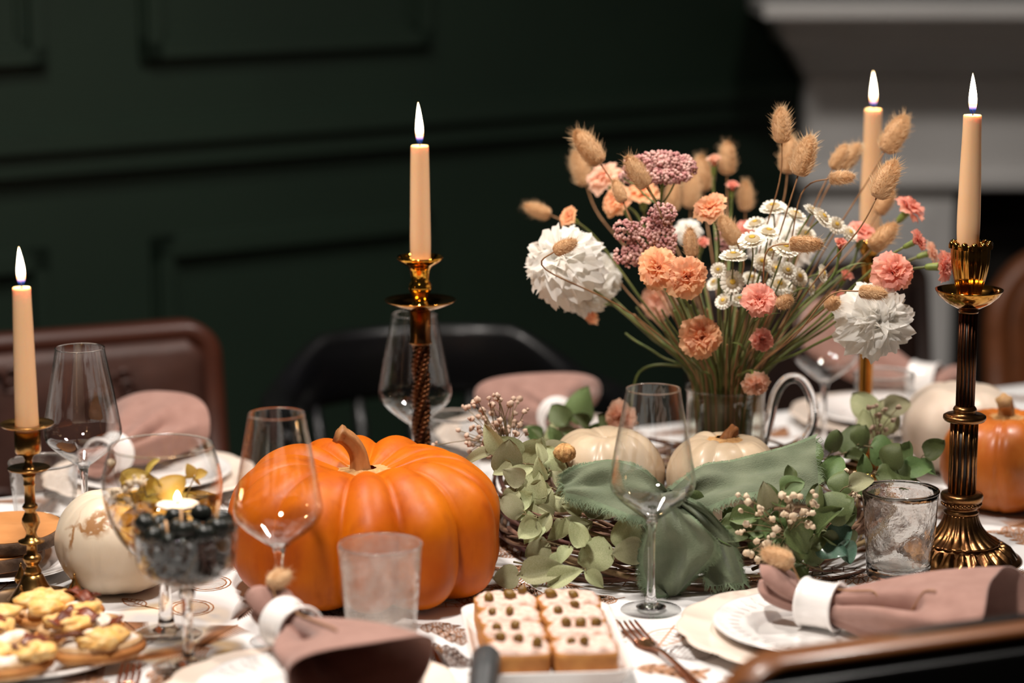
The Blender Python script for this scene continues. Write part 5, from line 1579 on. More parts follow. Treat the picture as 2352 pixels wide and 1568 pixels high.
# right half (greener)
asprig('green eucalyptus sprig growing out beside the bow knot', [(1600, 1190, 2.50), (1660, 1200, 2.475), (1720, 1195, 2.465), (1770, 1180, 2.46)], 5, 60, 9, keys='g',
       extra=[(1596, 1165, 2.47, 78, -45, 0), (1715, 1188, 2.455, 88, 5, 3), (1690, 1215, 2.45, 80, -20, 0), (1675, 1235, 2.45, 60, -40, 1)])
asprig('green eucalyptus sprig with a golden folded leaf among the gypsophila', [(1740, 1220, 2.46), (1770, 1170, 2.46), (1800, 1130, 2.455), (1830, 1105, 2.455)], 4, 52, 10, keys='gs',
       extra=[(1820, 1115, 2.435, 62, 20, 0), (1760, 1140, 2.44, 70, 100, 1), (1790, 1155, 2.445, 56, -20, 3)])
asprig('green eucalyptus sprig hanging over the twigs by the gypsophila', [(1700, 1240, 2.46), (1760, 1240, 2.455), (1830, 1240, 2.455), (1890, 1220, 2.46)], 5, 60, 11, keys='g',
       extra=[(1840, 1235, 2.435, 92, -60, 0), (1785, 1240, 2.44, 60, -30, 0), (1740, 1215, 2.45, 56, 20, 4), (1880, 1240, 2.45, 66, 40, 3)])
asprig('pale green eucalyptus sprig touching the rippled tumbler', [(1830, 1230, 2.47), (1880, 1180, 2.47), (1915, 1145, 2.475), (1945, 1112, 2.49)], 5, 58, 12, keys='gs',
       extra=[(1925, 1160, 2.455, 84, 30, 2), (1900, 1195, 2.45, 92, 48, 5), (1938, 1185, 2.47, 70, -100, 4), (1945, 1240, 2.47, 60, -80, 0)])
sprig('glossy teal ivy sprig beside the rippled tumbler', [(1860, 1270, 2.47), (1900, 1250, 2.46), (1960, 1245, 2.465)],
      [(1915, 1250, 2.445, 80, -30, 2), (1946, 1266, 2.450, 58, -80, 4), (1930, 1225, 2.455, 66, 30, 0)], keys='t', seed=13, name='ivy_sprig', cat='ivy')
asprig('dark eucalyptus sprig behind the ribbon tail with the square end', [(1830, 1100, 2.62), (1880, 1060, 2.64), (1940, 1040, 2.66), (2000, 1020, 2.68)], 7, 70, 14, keys='g',
       extra=[(1960, 1010, 2.70, 88, 70, 0), (1915, 1075, 2.58, 80, 60, 1)])
asprig('dark eucalyptus sprig behind the rippled tumbler', [(1960, 1110, 2.60), (2010, 1085, 2.62), (2070, 1065, 2.64), (2130, 1050, 2.66)], 8, 62, 15, keys='g',
       extra=[(2110, 1075, 2.63, 80, 10, 1), (2040, 1050, 2.66, 62, 70, 4)])
asprig('pale eucalyptus sprig standing behind the golden candlestick', [(2000, 1060, 2.76), (2010, 990, 2.79), (2020, 940, 2.82)], 5, 66, 16, keys='s',
       extra=[(2030, 955, 2.80, 90, 80, 0)])
asprig('small eucalyptus sprig tucked low beside the napkin bunny tail', [(1890, 1310, 2.455), (1860, 1300, 2.45), (1830, 1290, 2.45), (1800, 1300, 2.445)], 5, 48, 17, keys='g')

# small orange dried flower head at the back of the wreath
p = at(1297, 1040, 2.60)
t = thing('dried_flower', 'small rusty orange dried flower head in the wreath', 'dried flower', p)
V, Fc = grid_vf(lambda u, v: (0.011 * math.cos((v - .5) * math.pi) * math.cos(u * 6.283) * (1 + .2 * math.sin(11 * u * 6.283 + 9 * v)), 0.011 * math.cos((v - .5) * math.pi) * math.sin(u * 6.283) * (1 + .2 * math.sin(9 * u * 6.283)), 0.010 * math.sin((v - .5) * math.pi) * (1 + .12 * math.sin(20 * u))), 44, 16, True)
mk('head', V, Fc, MT['cork'], t)
tube('stem', [(0, 0, -0.008), (0.01, 0.01, -0.03), (0.03, 0.02, -0.05)], 0.0012, MT['sprig_stem'], t, 6)


# ------------------------------------------------------------------ gypsophila
def fluff_vf(c, r, rn, V, Fc):
    bm = bmesh.new(); bmesh.ops.create_icosphere(bm, subdivisions=2, radius=r)
    b = len(V)
    off = rn.random() * 50
    for v in bm.verts:
        k = 1 + 0.55 * mnoise.noise(v.co * (1.6 / r) + Vector((off, 0, 0)))
        V.append(tuple(Vector(c) + v.co * k))
    for f in bm.faces: Fc.append(tuple(b + v.index for v in f.verts))
    bm.free()


def gyp(label, root, pts, r_px, mat, seed, group='gypsophila sprays'):
    rn = random.Random(seed)
    B = at(*root); t = thing('gypsophila_spray', label, 'gypsophila', B, 0, group)
    V, Fc = [], []; SV, SF = [], []
    P = [at(*p) for p in pts]
    cen = sum(P, Vector()) / len(P)
    hub = B.lerp(cen, 0.55)
    tube_vf(crv([B, B.lerp(hub, 0.5) + Vector((0, 0, 0.004)), hub], 5), 0.0009, 5, True, SV, SF)
    for p in P:
        fluff_vf(p, r_px * m_px(p.y, 1100) * rn.uniform(0.75, 1.25), rn, V, Fc)
        for q in range(rn.choice((0, 1, 1, 2))):
            d = Vector((rn.uniform(-1, 1), rn.uniform(-1, 1), rn.uniform(-1, 1))).normalized() * r_px * 1.5 * m_px(p.y, 1100)
            fluff_vf(p + d, r_px * m_px(p.y, 1100) * rn.uniform(0.4, 0.8), rn, V, Fc)
        mid = hub.lerp(p, 0.5) + Vector((rn.uniform(-.006, .006), rn.uniform(-.006, .006), rn.uniform(-0.004, .01)))
        tube_vf(crv([hub, mid, p], 5), 0.00045, 4, False, SV, SF)
    tag(mk('blossoms', V, Fc, mat, t, origin=B), kind='stuff')
    mk('stems', SV, SF, MT['sprig_stem'], t, origin=B)


rg_ = random.Random(77)
fr = [(1715, 1140), (1695, 1136), (1718, 1152), (1700, 1172), (1744, 1165), (1748, 1175), (1796, 1138), (1810, 1146), (1822, 1138), (1775, 1192), (1800, 1180), (1815, 1165), (1822, 1185), (1845, 1176), (1866, 1178), (1868, 1155), (1872, 1138), (1856, 1205), (1868, 1210), (1784, 1215), (1775, 1228), (1714, 1203), (1702, 1222), (1738, 1242), (1756, 1248), (1764, 1246), (1715, 1270), (1724, 1272), (1740, 1283), (1773, 1280), (1838, 1140), (1815, 1198)]
gyp('cream gypsophila spray among green leaves beside the bow', (1840, 1265, 2.46), [(x, y, 2.42 + rg_.uniform(-0.012, 0.012)) for x, y in fr], 7.5, MT['gyp'], 5)
bl = [(rg_.gauss(1135, 34), 905 + (rg_.random() ** 0.7) * 140, 2.64 + rg_.uniform(-0.03, 0.03)) for _ in range(86)] + [(1150, 918, 2.62), (1175, 925, 2.64), (1205, 945, 2.62), (1195, 975, 2.62), (1096, 918, 2.62)]
gyp('dusty pink dried gypsophila spray behind the big pumpkin', (1210, 1090, 2.60), bl, 6.8, MT['gyp_pink'], 6)
b3 = [(rg_.gauss(2020, 18), 925 + rg_.random() * 120, 2.72 + rg_.uniform(-0.02, 0.02)) for _ in range(24)]
gyp('pale gypsophila spray standing by the golden candlestick', (2010, 1090, 2.66), b3, 5.5, MT['gyp_pink'], 7)
b4 = [(min(1966, rg_.gauss(1950, 16)), rg_.gauss(1110, 20), 2.53 + rg_.uniform(-0.02, 0.02)) for _ in range(26)]
gyp('cream gypsophila spray at the rim of the rippled tumbler', (1930, 1190, 2.52), b4, 6.2, MT['gyp'], 8)
b5 = [(rg_.gauss(1370, 40), rg_.gauss(985, 14), 2.88 + rg_.uniform(-0.02, 0.02)) for _ in range(22)]
gyp('blush gypsophila spray behind the stemless beige pumpkin', (1400, 1030, 2.84), b5, 6.0, MT['gyp_pink'], 9)

# greenery standing in the balloon glass
bgl = (bx_, ByY)
def inb(px, py, dy=0.0): return (px, py, ByY + dy)
MT['leaf_amber'] = M('leaf_steeped', (0.42, 0.30, 0.05), 0.5, mix=(0.52, 0.36, 0.09), nscale=60, transl=0.35, rand=0.2)
LEAF['a'] = [leaf_mesh('leaf', MT['leaf_amber'], i * 5 + 2, asp=a, fold=f, curl=c) for i, (a, f, c) in enumerate(((0.9, 0.2, 0.3), (0.55, 0.6, 0.5), (0.8, -0.2, 0.4), (0.4, 0.8, 0.4), (0.7, 0.2, -0.4), (0.95, 0.3, 0.2)))]
sprig('steeped golden leaf sprig standing in the balloon glass', [inb(372, 1262), inb(350, 1180), inb(330, 1110), inb(345, 1085)],
      [(*inb(310, 1095), 80, 10, 1), (*inb(290, 1115), 56, 110, 3), (*inb(345, 1130), 72, 200, 0), (*inb(395, 1115), 84, 35, 2), (*inb(330, 1160), 74, 150, 4), (*inb(375, 1150), 66, 20, 1), (*inb(300, 1190), 66, 200, 0), (*inb(350, 1070), 50, 60, 3)],
      keys='a', seed=31, name='herb_sprig', cat='herb sprig', group='herb sprigs in the balloon glass')
sprig('steeped golden leaf sprig with four-petal bract in the balloon glass', [inb(380, 1262, .01), inb(410, 1190, .015), inb(440, 1110, .02), inb(446, 1096, .02)],
      [(*inb(436, 1079, .02), 34, 110, 5), (*inb(462, 1088, .02), 32, 20, 5), (*inb(432, 1096, .02), 30, 190, 3), (*inb(452, 1104, .02), 28, -50, 3), (*inb(425, 1145, .02), 60, 30, 1), (*inb(465, 1165, .015), 50, 60, 0), (*inb(470, 1190, .01), 50, 110, 2)],
      keys='a', seed=32, name='herb_sprig', cat='herb sprig', group='herb sprigs in the balloon glass')
gyp('cream berry spray floating in the balloon glass', inb(340, 1230, -0.02), [(*inb(x, y, -0.022)[:2], ByY - 0.024) for x, y in ((256, 1063), (300, 1112), (312, 1105), (326, 1108), (290, 1125), (290, 1145), (262, 1140), (270, 1128), (296, 1150), (258, 1152))], 7.5, MT['gyp'], 15)

# ------------------------------------------------------------------ ribbon bow
bow = None
kp = at(1540, 1152, 2.462)
bow = thing('ribbon_bow', 'frayed sage green linen ribbon bow tied over the wreath', 'ribbon', kp)


def strip(name, left, right, seed, nu=14, sub=10, sag=0.004, fray=0.0085, ends=(False, True), parent=None):
    """left/right: matching edge points (px,row,Y)"""
    Lf = crv([at(*p) for p in left], sub); Rt = crv([at(*p) for p in right], sub)
    n = len(Lf); rn = random.Random(seed); ph = rn.uniform(0, 6)
    def fn(u, v):
        i = v * (n - 1); k = min(n - 2, int(i)); f = i - k
        a = Lf[k].lerp(Lf[k + 1], f); b = Rt[k].lerp(Rt[k + 1], f)
        d = (b - a); tt = (Lf[k + 1] - Lf[k]).normalized(); nr = d.cross(tt).normalized()
        w = sag * (math.sin(u * 7 + v * 5 + ph) + 0.6 * math.sin(u * 13 - v * 9 + ph)) * (0.4 + 0.6 * math.sin(math.pi * u))
        q = a.lerp(b, u) + nr * w; q.z = max(q.z, TZ + 0.0012 + 0.0008 * abs(math.sin(9 * u + 7 * v)))     # it lies on the cloth
        return q
    V, Fc = grid_vf(fn, nu, n - 1)
    o = mk(name, V, Fc, MT['ribbon'], parent or bow, origin=kp); 
    # frayed threads along both long edges and the free end
    FV, FF = [], []
    def thread(p, out, along):
        l = fray * rn.uniform(0.5, 1.5)
        q = p + out * l * 0.5 + along * l * rn.uniform(-0.5, 0.5) + Vector((0, 0, -0.15 * l))
        e = q + out * l * 0.4 + along * l * rn.uniform(-0.7, 0.7) + Vector((0, rn.uniform(-.3, .3) * l, -0.3 * l))
        q.z = max(q.z, TZ + 0.0006); e.z = max(e.z, TZ + 0.0004)
        w = along * 0.00045; b = len(FV)
        up = Vector((0, -0.0003, 0.0002))
        FV.extend([tuple(p - w), tuple(p + w), tuple(q - w * 0.8), tuple(q + w * 0.8), tuple(e)])
        FF.extend([(b, b + 1, b + 3, b + 2), (b + 2, b + 3, b + 4)])
    for edge in (0, 1):
        m_ = n * 18
        for k in range(m_):
            v = k / m_; u = float(edge)
            p = Vector(fn(u, v)); p2 = Vector(fn(u, min(1, v + 0.02))); inn = Vector(fn(0.85 if edge else 0.15, v))
            al = (p2 - p)
            if al.length < 1e-6: continue
            thread(p, (p - inn).normalized(), al.normalized())
    for ei, v in ((0, 0.0), (1, 1.0)):
        if not ends[ei]: continue
        for k in range(60):
            u = k / 59; p = Vector(fn(u, v)); inn = Vector(fn(u, 0.93 if v else 0.07))
            thread(p, (p - inn).normalized(), (Vector(fn(min(1, u + .02), v)) - Vector(fn(max(0, u - .02), v))).normalized())
    tag(mk('frayed_edge', FV, FF, MT['fray'], o, smooth=False, origin=kp), kind='stuff')
    return o


strip('ribbon_tail', [(1530, 1128, 2.458), (1470, 1078, 2.475), (1400, 1058, 2.490), (1340, 1072, 2.485), (1290, 1098, 2.475)],
      [(1530, 1178, 2.458), (1468, 1186, 2.450), (1405, 1165, 2.450), (1345, 1142, 2.455), (1300, 1132, 2.460)], 1)
strip('ribbon_tail', [(1545, 1125, 2.462), (1610, 1072, 2.505), (1690, 1062, 2.535), (1770, 1040, 2.55), (1830, 1018, 2.555), (1872, 1004, 2.555)],
      [(1545, 1178, 2.462), (1610, 1168, 2.462), (1690, 1140, 2.475), (1770, 1128, 2.49), (1830, 1124, 2.50), (1880, 1116, 2.505)], 2)
strip('ribbon_tail', [(1518, 1150, 2.458), (1500, 1190, 2.452), (1486, 1240, 2.448), (1478, 1290, 2.445), (1490, 1340, 2.442), (1528, 1372, 2.444)],
      [(1560, 1160, 2.455), (1600, 1200, 2.435), (1638, 1240, 2.425), (1634, 1275, 2.425), (1590, 1325, 2.438), (1548, 1376, 2.442)], 3, sag=0.006)
strip('ribbon_tail', [(1548, 1150, 2.462), (1585, 1190, 2.452), (1610, 1240, 2.450), (1622, 1290, 2.446), (1632, 1342, 2.436)],
      [(1562, 1140, 2.462), (1620, 1170, 2.452), (1664, 1215, 2.446), (1690, 1275, 2.442), (1708, 1338, 2.434)], 4, sag=0.005)
# the knot: a wrapped loop of the same linen
def knot(u, v):
    a = u * 2 * math.pi; s = (v - 0.5)
    r = 0.0135 + 0.0035 * math.sin(3 * a) + 0.002 * math.sin(5 * a + 8 * v)
    return kp + Vector((s * 0.022 * (1 + 0.2 * math.sin(a)), 0.0, 0)) + Vector((0.2 * r * math.sin(a), r * 0.75 * math.cos(a), r * math.sin(a))) 
V, Fc = grid_vf(knot, 28, 10, True)
mk('knot', V, Fc, MT['ribbon'], bow, origin=kp)

# ------------------------------------------------------------------ glass jug
JY = 2.79
JX = at(1667, 890, JY).x
jug = thing('glass_jug', 'clear glass jug holding the bouquet, with a looped handle', 'jug', (JX, JY, TZ + 0.0006))
mj = m_px(JY, 900)
zr = zrow(890, JY) - TZ
out = [(0.040, 0.0), (0.0445, 0.003), (0.048, 0.02), (0.0495, 0.05), (0.0485, 0.08), (0.0465, zr * 0.75), (0.0460, zr * 0.92), (93 * mj, zr)]
lathe('body', wall_prof(smooth_prof(out, 4), 0.0025, 0.006), MT['glass_jug'], jug, n=64)
tube('rim', [(92 * mj * math.cos(a * math.pi / 28), 92 * mj * math.sin(a * math.pi / 28), zr) for a in range(57)], 0.0014, MT['glass'], jug, 8)
hx = lambda px, row: (at(px, row, JY).x - JX, 0.0, zrow(row, JY) - TZ)
tube('handle', crv([hx(1752, 1020), hx(1768, 960), hx(1782, 905), hx(1808, 872), hx(1838, 872), hx(1860, 905), hx(1868, 950), hx(1862, 985), hx(1842, 1015), hx(1800, 1034), hx(1752, 1040)], 6), 0.0062, MT['glass_solid'], jug, 14)

# ------------------------------------------------------------------ the bouquet
def petal_mesh(name, mat, seed, W=1.0, cup=0.25, curl=0.3, ruf=0.10, ser=0.05, base=0.22):
    rn = random.Random(seed); ph = rn.uniform(0, 6.28); ph2 = rn.uniform(0, 6.28)
    def fn(u, v):
        s = (u - 0.5) * 2
        w = W * 0.5 * (base + (1 - base) * v ** 0.85)
        L_ = v * (1 - 0.20 * s * s * v) * (1 + (ser * math.sin(13 * s + ph) * max(0, v - 0.75) * 4))
        y = s * w * (1 - 0.08 * v)
        z = cup * (y * y) * 1.6 + curl * 0.5 * v - curl * 1.1 * v ** 3 + ruf * v * v * math.sin(4.2 * s + ph2) + ruf * 0.5 * v ** 3 * math.sin(9 * s + ph)
        return (L_, y, z)
    V, Fc = grid_vf(fn, 10, 7)
    me = bpy.data.meshes.new(name); me.from_pydata(V, [], Fc); me.validate()
    me.polygons.foreach_set('use_smooth', [True] * len(me.polygons)); me.materials.append(mat)
    return me


PET = {}
for c in ('pet_peach', 'pet_pale', 'pet_coral', 'pet_white'):
    PET[c] = {'o': [petal_mesh('petal', MT[c], i * 3 + 1, W=1.05, cup=0.3, curl=0.45 if c != 'pet_white' else 0.8, ruf=0.09 if c != 'pet_white' else 0.16, ser=0.05) for i in range(3)],
              'm': [petal_mesh('petal', MT[c], i * 3 + 20, W=1.0, cup=0.5, curl=0.5 if c != 'pet_white' else 0.9, ruf=0.14 if c != 'pet_white' else 0.22, ser=0.07) for i in range(3)],
              'i': [petal_mesh('petal', MT[c], i * 3 + 40, W=0.9, cup=0.9, curl=0.25 if c != 'pet_white' else 0.7, ruf=0.16 if c != 'pet_white' else 0.26, ser=0.08) for i in range(3)]}


SLOT = [Vector((0.0061 * (i + 0.5 * (j % 2)), 0.0061 * 0.866 * j)) for i in range(-8, 9) for j in range(-8, 9)]
SLOT = [q for q in SLOT if q.length < 0.0405]


def stem_at(head, n, q):
    """a stem that stands in its own place in the jug: rim place q, foot below it"""
    rim = Vector((JX + q.x, JY + q.y, TZ + zr + 0.004)); bot = Vector((JX + 0.74 * q.x, JY + 0.74 * q.y, TZ + 0.0085))
    k = (head - rim).length
    p1 = (head - n * k * 0.14).lerp(rim.lerp(head, 0.84), 0.4)
    mid = rim.lerp(head, 0.48) + Vector((0, 0, 0.04 * k)); mid.z = max(mid.z, rim.z + 0.022)
    if head.z < rim.z + 0.03: p1.z = max(p1.z, rim.z + 0.012)      # a nodding stem arches over the rim
    return crv([head, p1, mid, rim, bot], 6), bot


def stem_path(head, n, seed):
    d = Vector((head.x - JX, head.y - JY)); l = d.length
    want = d / max(l, 1e-4) * min(0.039, 0.185 * l)
    q = min(SLOT, key=lambda p: (p - want).length); SLOT.remove(q)
    return stem_at(head, n, q)


def flower_root(name, label, cat, head, n, seed, stem_m, r, group):
    C, bot = stem_path(head, n, seed)
    t = thing(name, label, cat, bot, 0, group)
    tube('stem', C, r, stem_m, t, 6, origin=bot)
    return t, bot, C


def frame(n, spin):
    return Vector(n).normalized().to_track_quat('Z', 'Y') @ Quaternion((0, 0, 1), spin)


LABEL_N = {}
def carnation(px, py, Y, dpx, face, col, lab, openq=1.0, seed=0, big=False, leaves=1, grp='peach carnations in the jug'):
    rn = random.Random(seed + 900)
    n = Vector(face).normalized(); P = at(px, py, Y); s = dpx * 0.5 * m_px(Y, py)
    clen = s * (0.85 if not big else 0.45)
    base = P - n * (s * 0.35 + clen)
    t, bot, C = flower_root('carnation', lab, 'carnation', base, n, seed, MT['stem_green'], 0.0016, grp)
    q0 = frame(n, rn.uniform(0, 6.28))
    # calyx
    pr = [(0.12, -0.02), (0.30, 0.05), (0.40, 0.35), (0.42, 0.7), (0.46, 0.95), (0.34, 1.0)]
    k = clen
    V, Fc = lathe_vf([(0, -0.02 * k)] + [(a * min(k, s) * 0.62, b * k) for a, b in smooth_prof(pr, 2)], 14, lambda a, i: 1 + (0.06 * math.cos(5 * a)))
    o = mk('calyx', V, Fc, MT['calyx'], t); o.location = base - bot; o.rotation_mode = 'QUATERNION'; o.rotation_quaternion = q0
    org = P - n * s * 0.42
    layers = ((6, 'o', 1.06, 16 + (1 - openq) * 58, 0.0), (6, 'o', 0.98, 32 + (1 - openq) * 45, 0.05), (6, 'm', 0.86, 50 + (1 - openq) * 28, 0.08), (5, 'i', 0.72, 66 + (1 - openq) * 14, 0.10), (3, 'i', 0.58, 80, 0.12))
    if big: layers = ((8, 'o', 1.05, -6, 0.0), (8, 'o', 1.04, 12, 0.03), (8, 'm', 1.00, 30, 0.06), (8, 'm', 0.96, 46, 0.10), (7, 'i', 0.92, 60, 0.14), (6, 'i', 0.84, 74, 0.16), (3, 'i', 0.76, 86, 0.18))
    if openq < 0.45: layers = ((5, 'm', 0.95, 72, 0), (4, 'i', 0.95, 78, 0.02), (3, 'i', 0.95, 84, 0.05))
    for li, (cnt, kind, ln, elev, up) in enumerate(layers):
        for j in range(cnt):
            az = 2 * math.pi * (j + 0.5 * (li % 2)) / cnt + rn.uniform(-0.16, 0.16); el = R(elev + rn.uniform(-9, 9))
            # petal local x -> outwards and up by el ; z (inner face) -> towards the axis
            d = Vector((math.cos(az) * math.cos(el), math.sin(az) * math.cos(el), math.sin(el)))
            up_ = Vector((-math.cos(az) * math.sin(el), -math.sin(az) * math.sin(el), math.cos(el)))
            q = q0 @ leaf_rot(d, up_)
            put('petal', rn.choice(PET[col][kind]), t, org + n * s * up - bot, q, s * ln * rn.uniform(0.9, 1.08))
    # narrow stem leaves
    for j in range(leaves):
        i = int(len(C) * (0.25 + 0.25 * rn.random())); p = C[i]; tn = (C[max(0, i - 1)] - C[min(len(C) - 1, i + 1)]).normalized()
        side = (RGT * rn.choice((-1, 1)) + Vector((0, rn.uniform(-.5, .5), 0.2))).normalized()
        L_ = rn.uniform(0.03, 0.05)
        V, Fc = grid_vf(lambda u, v: tuple(p + tn * (L_ * v) + side * (L_ * 0.55 * v * v) + side.cross(tn) * ((u - .5) * 0.005 * (1 - v) ** 0.6) - Vector((0, 0, 0.012 * v ** 3))), 2, 7)
        mk('leaf', V, Fc, MT['stem_green'], t, origin=bot)
    return t


gp = 'peach carnations in the jug'; gc = 'coral carnations in the jug'; gb = 'carnation buds in the jug'
CARN = [
    (1612, 775, 2.66, 94, (0, -1, .12), 'pet_peach', 1.0, 'open peach carnation standing alone low over the jug rim', 2, gp),
    (1508, 613, 2.635, 96, (-.3, -.9, .35), 'pet_peach', 1.0, 'open orange-peach carnation under the pink yarrow', 1, gp),
    (1580, 635, 2.63, 98, (.25, -.9, .2), 'pet_peach', 1.0, 'open peach carnation with spread ruffled petals beside another under the yarrow', 1, gp),
    (1745, 686, 2.62, 82, (0, -.85, .5), 'pet_coral', 0.9, 'round salmon carnation among the small daisies', 1, gp),
    (1750, 780, 2.66, 62, (.4, -.85, .2), 'pet_coral', 0.55, 'half-open salmon carnation below the daisies', 1, gp),
    (1737, 882, 2.68, 68, (.1, -.88, -.4), 'pet_pale', 0.7, 'peach carnation nodding over the jug rim by the handle', 1, gp),
    (1424, 960, 2.775, 84, (-.5, -.8, -.15), 'pet_pale', 0.85, 'peach carnation hanging low behind the front wine glass', 0, gp),
    (1630, 474, 2.72, 80, (-.3, -.6, .75), 'pet_peach', 0.8, 'peach carnation beside the top of the yarrow on a green stalk', 1, gp),
    (1385, 400, 2.90, 88, (-.5, -.3, .8), 'pet_pale', 1.0, 'pale peach carnation under the topmost pair of bunny tails', 1, gp),
    (1412, 458, 2.83, 74, (-.6, -.6, .4), 'pet_peach', 0.8, 'bright orange carnation next to a small bunny tail by the domed yarrow', 1, gp),
    (1475, 437, 2.90, 84, (-.1, -.25, .95), 'pet_peach', 1.0, 'orange carnation seen from the side under the domed yarrow', 1, gp),
    (1305, 497, 2.80, 54, (-.7, -.4, .5), 'pet_peach', 0.6, 'small orange carnation above the white carnation cluster', 1, gp),
    (1352, 716, 2.86, 62, (-.6, -.3, -.2), 'pet_peach', 0.7, 'orange carnation peeping out under the white carnation cluster', 1, gp),
    (1505, 690, 2.90, 82, (-.5, -.7, .3), 'pet_pale', 1.0, 'pale carnation behind the stems below the yarrow', 1, gp),
    (1928, 692, 2.84, 62, (.4, -.6, .3), 'pet_coral', 0.7, 'salmon carnation behind the bunny tail next to the white carnation', 1, gp),
    (1716, 520, 2.92, 56, (.1, -.3, .9), 'pet_coral', 0.9, 'salmon carnation at the back of the bouquet by the daisies', 0, gp),
    (2056, 622, 2.63, 98, (.25, -.85, .4), 'pet_coral', 1.0, 'wide open coral carnation above the low white carnation', 1, gc),
    (2170, 612, 2.66, 78, (.85, -.45, .1), 'pet_coral', 0.75, 'coral carnation touching the petal candle cup', 1, gc),
    (2108, 552, 2.70, 62, (.75, -.3, .45), 'pet_coral', 0.5, 'half-open coral carnation with long green calyx', 1, gc),
    (2142, 580, 2.76, 62, (.85, -.2, .3), 'pet_pale', 0.7, 'pale coral carnation behind the half-open one', 1, gc),
    (2095, 474, 2.78, 82, (.6, -.15, .7), 'pet_coral', 0.9, 'coral carnation reaching highest beside the plump bunny tail', 1, gc),
    (1980, 530, 2.80, 74, (.15, -.3, .95), 'pet_coral', 0.8, 'coral carnation between the daisies and the back candle', 1, gc),
    (1930, 562, 2.69, 54, (.05, -.35, .93), 'pet_coral', 0.3, 'coral carnation bud beside the daisies', 1, gb),
    (1942, 635, 2.78, 50, (.3, -.5, .8), 'pet_coral', 0.3, 'small coral bud half hidden behind thin stems', 0, gb),
    (1682, 430, 2.90, 48, (0.02, -.2, 1), 'pet_coral', 0.3, 'salmon bud on a green calyx, below the pale pink bud', 0, gb),
    (1640, 372, 2.94, 56, (0, -.1, 1), 'pet_pale', 0.3, 'pale pink bud on a green calyx, beside a bunny tail', 0, gb),
    (1613, 560, 2.84, 50, (.1, -.6, .8), 'pet_coral', 0.4, 'salmon bud behind the bunny tail beside the yarrow', 0, gb),
]
for i, (px, py, Y, d, f, c, op, lab, lv, g) in enumerate(CARN):
    carnation(px, py, Y, d, f, c, lab, op, seed=i * 13 + 1, leaves=lv, grp=g)
for i, (px, py, Y, d, f, lab) in enumerate((
        (1282, 600, 2.71, 165, (-.45, -.75, .45), 'large white carnation with a curved bunny tail lying over it'),
        (1335, 672, 2.785, 118, (-.3, -.85, -.25), 'white carnation hanging just below the large white one'),
        (1378, 622, 2.82, 104, (.35, -.6, .5), 'white carnation tucked between the large white one and the yarrow'),
        (2016, 738, 2.62, 156, (.12, -.95, .15), 'large white ruffled carnation low before the golden candlestick'),
        (1798, 540, 2.90, 130, (.1, -.4, .9), 'white carnation behind the daisies'),
        (1580, 522, 2.92, 60, (0, -.3, .95), 'small white carnation beside the knobbly yarrow'))):
    carnation(px, py, Y, d, f, 'pet_white', lab, 1.0, seed=i * 17 + 400, big=True, leaves=1, grp='white carnations in the jug')

# bunny tail grass --------------------------------------------------
def bunny_meshes(seed):
    rn = random.Random(seed); ph = rn.uniform(0, 6)
    prof = smooth_prof([(0.0, 0.0), (0.16, 0.03), (0.205, 0.16), (0.235, 0.36), (0.228, 0.56), (0.19, 0.76), (0.115, 0.91), (0.0, 1.0)], 3)
    V, Fc = lathe_vf(prof, 22, lambda a, i: 1 + 0.05 * math.sin(4 * a + i * 1.7 + ph))
    me = bpy.data.meshes.new('seed_head'); me.from_pydata(V, [], Fc); me.polygons.foreach_set('use_smooth', [True] * len(me.polygons)); me.materials.append(MT['bunny'])
    HV, HF = [], []
    for k in range(2200):
        f = rn.random() ** 0.9; i = f * (len(prof) - 1); a = rn.uniform(0, 6.283)
        r = np.interp(f, [q / (len(prof) - 1) for q in range(len(prof))], [p_[0] for p_ in prof]); z = np.interp(f, [q / (len(prof) - 1) for q in range(len(prof))], [p_[1] for p_ in prof])
        p = Vector((r * math.cos(a), r * math.sin(a), z))
        out = (Vector((math.cos(a), math.sin(a), 0)) * (0.8 if f < 0.85 else 0.5) + Vector((0, 0, 0.75))).normalized()
        l = rn.uniform(0.06, 0.13) if rn.random() > 0.08 else rn.uniform(0.16, 0.34)
        sd = out.orthogonal().normalized() * 0.0065
        b = len(HV); m_ = p + out * l * 0.6; e = p + out * l + Vector((rn.uniform(-.02, .02), rn.uniform(-.02, .02), rn.uniform(-.02, .02)))
        HV += [tuple(p - sd), tuple(p + sd), tuple(m_ + sd * 0.6), tuple(m_ - sd * 0.6), tuple(e)]
        HF += [(b, b + 1, b + 2, b + 3), (b + 3, b + 2, b + 4)]
    mh = bpy.data.meshes.new('fuzz'); mh.from_pydata(HV, [], HF); mh.materials.append(MT['bunny_hair'])
    return me, mh


BUN = [bunny_meshes(s) for s in (1, 2, 3)]


def bunny(px, py, Y, L_px, dx, dy, dd, lab, seed, in_jug=True, stem_pts=None, group='bunny tail grasses in the jug'):
    """(dx, dy): pointing direction in the picture (y up); dd: towards the back"""
    n = (RGT * dx + UPV * dy + FWD * dd).normalized(); s = L_px * m_px(Y, py)
    P = at(px, py, Y) - n * s * 0.5
    if in_jug:
        t, bot, C = flower_root('bunny_tail', lab, 'bunny tail', P, n, seed, MT['stem_tan'], 0.0009, group)
    else:
        t = thing('bunny_tail', lab, 'bunny tail', stem_pts[-1], 0, group); bot = Vector(stem_pts[-1])
        tube('stem', crv([P] + [Vector(q) for q in stem_pts], 6), 0.0009, MT['stem_tan'], t, 6, origin=bot)
    rn = random.Random(seed); me, mh = BUN[seed % 3]; q = frame(n, rn.uniform(0, 6))
    wide = 1.0
    h = put('seed_head', me, t, P - bot, q, s)
    f = put('fuzz', mh, h); tag(f, kind='stuff')
    return t


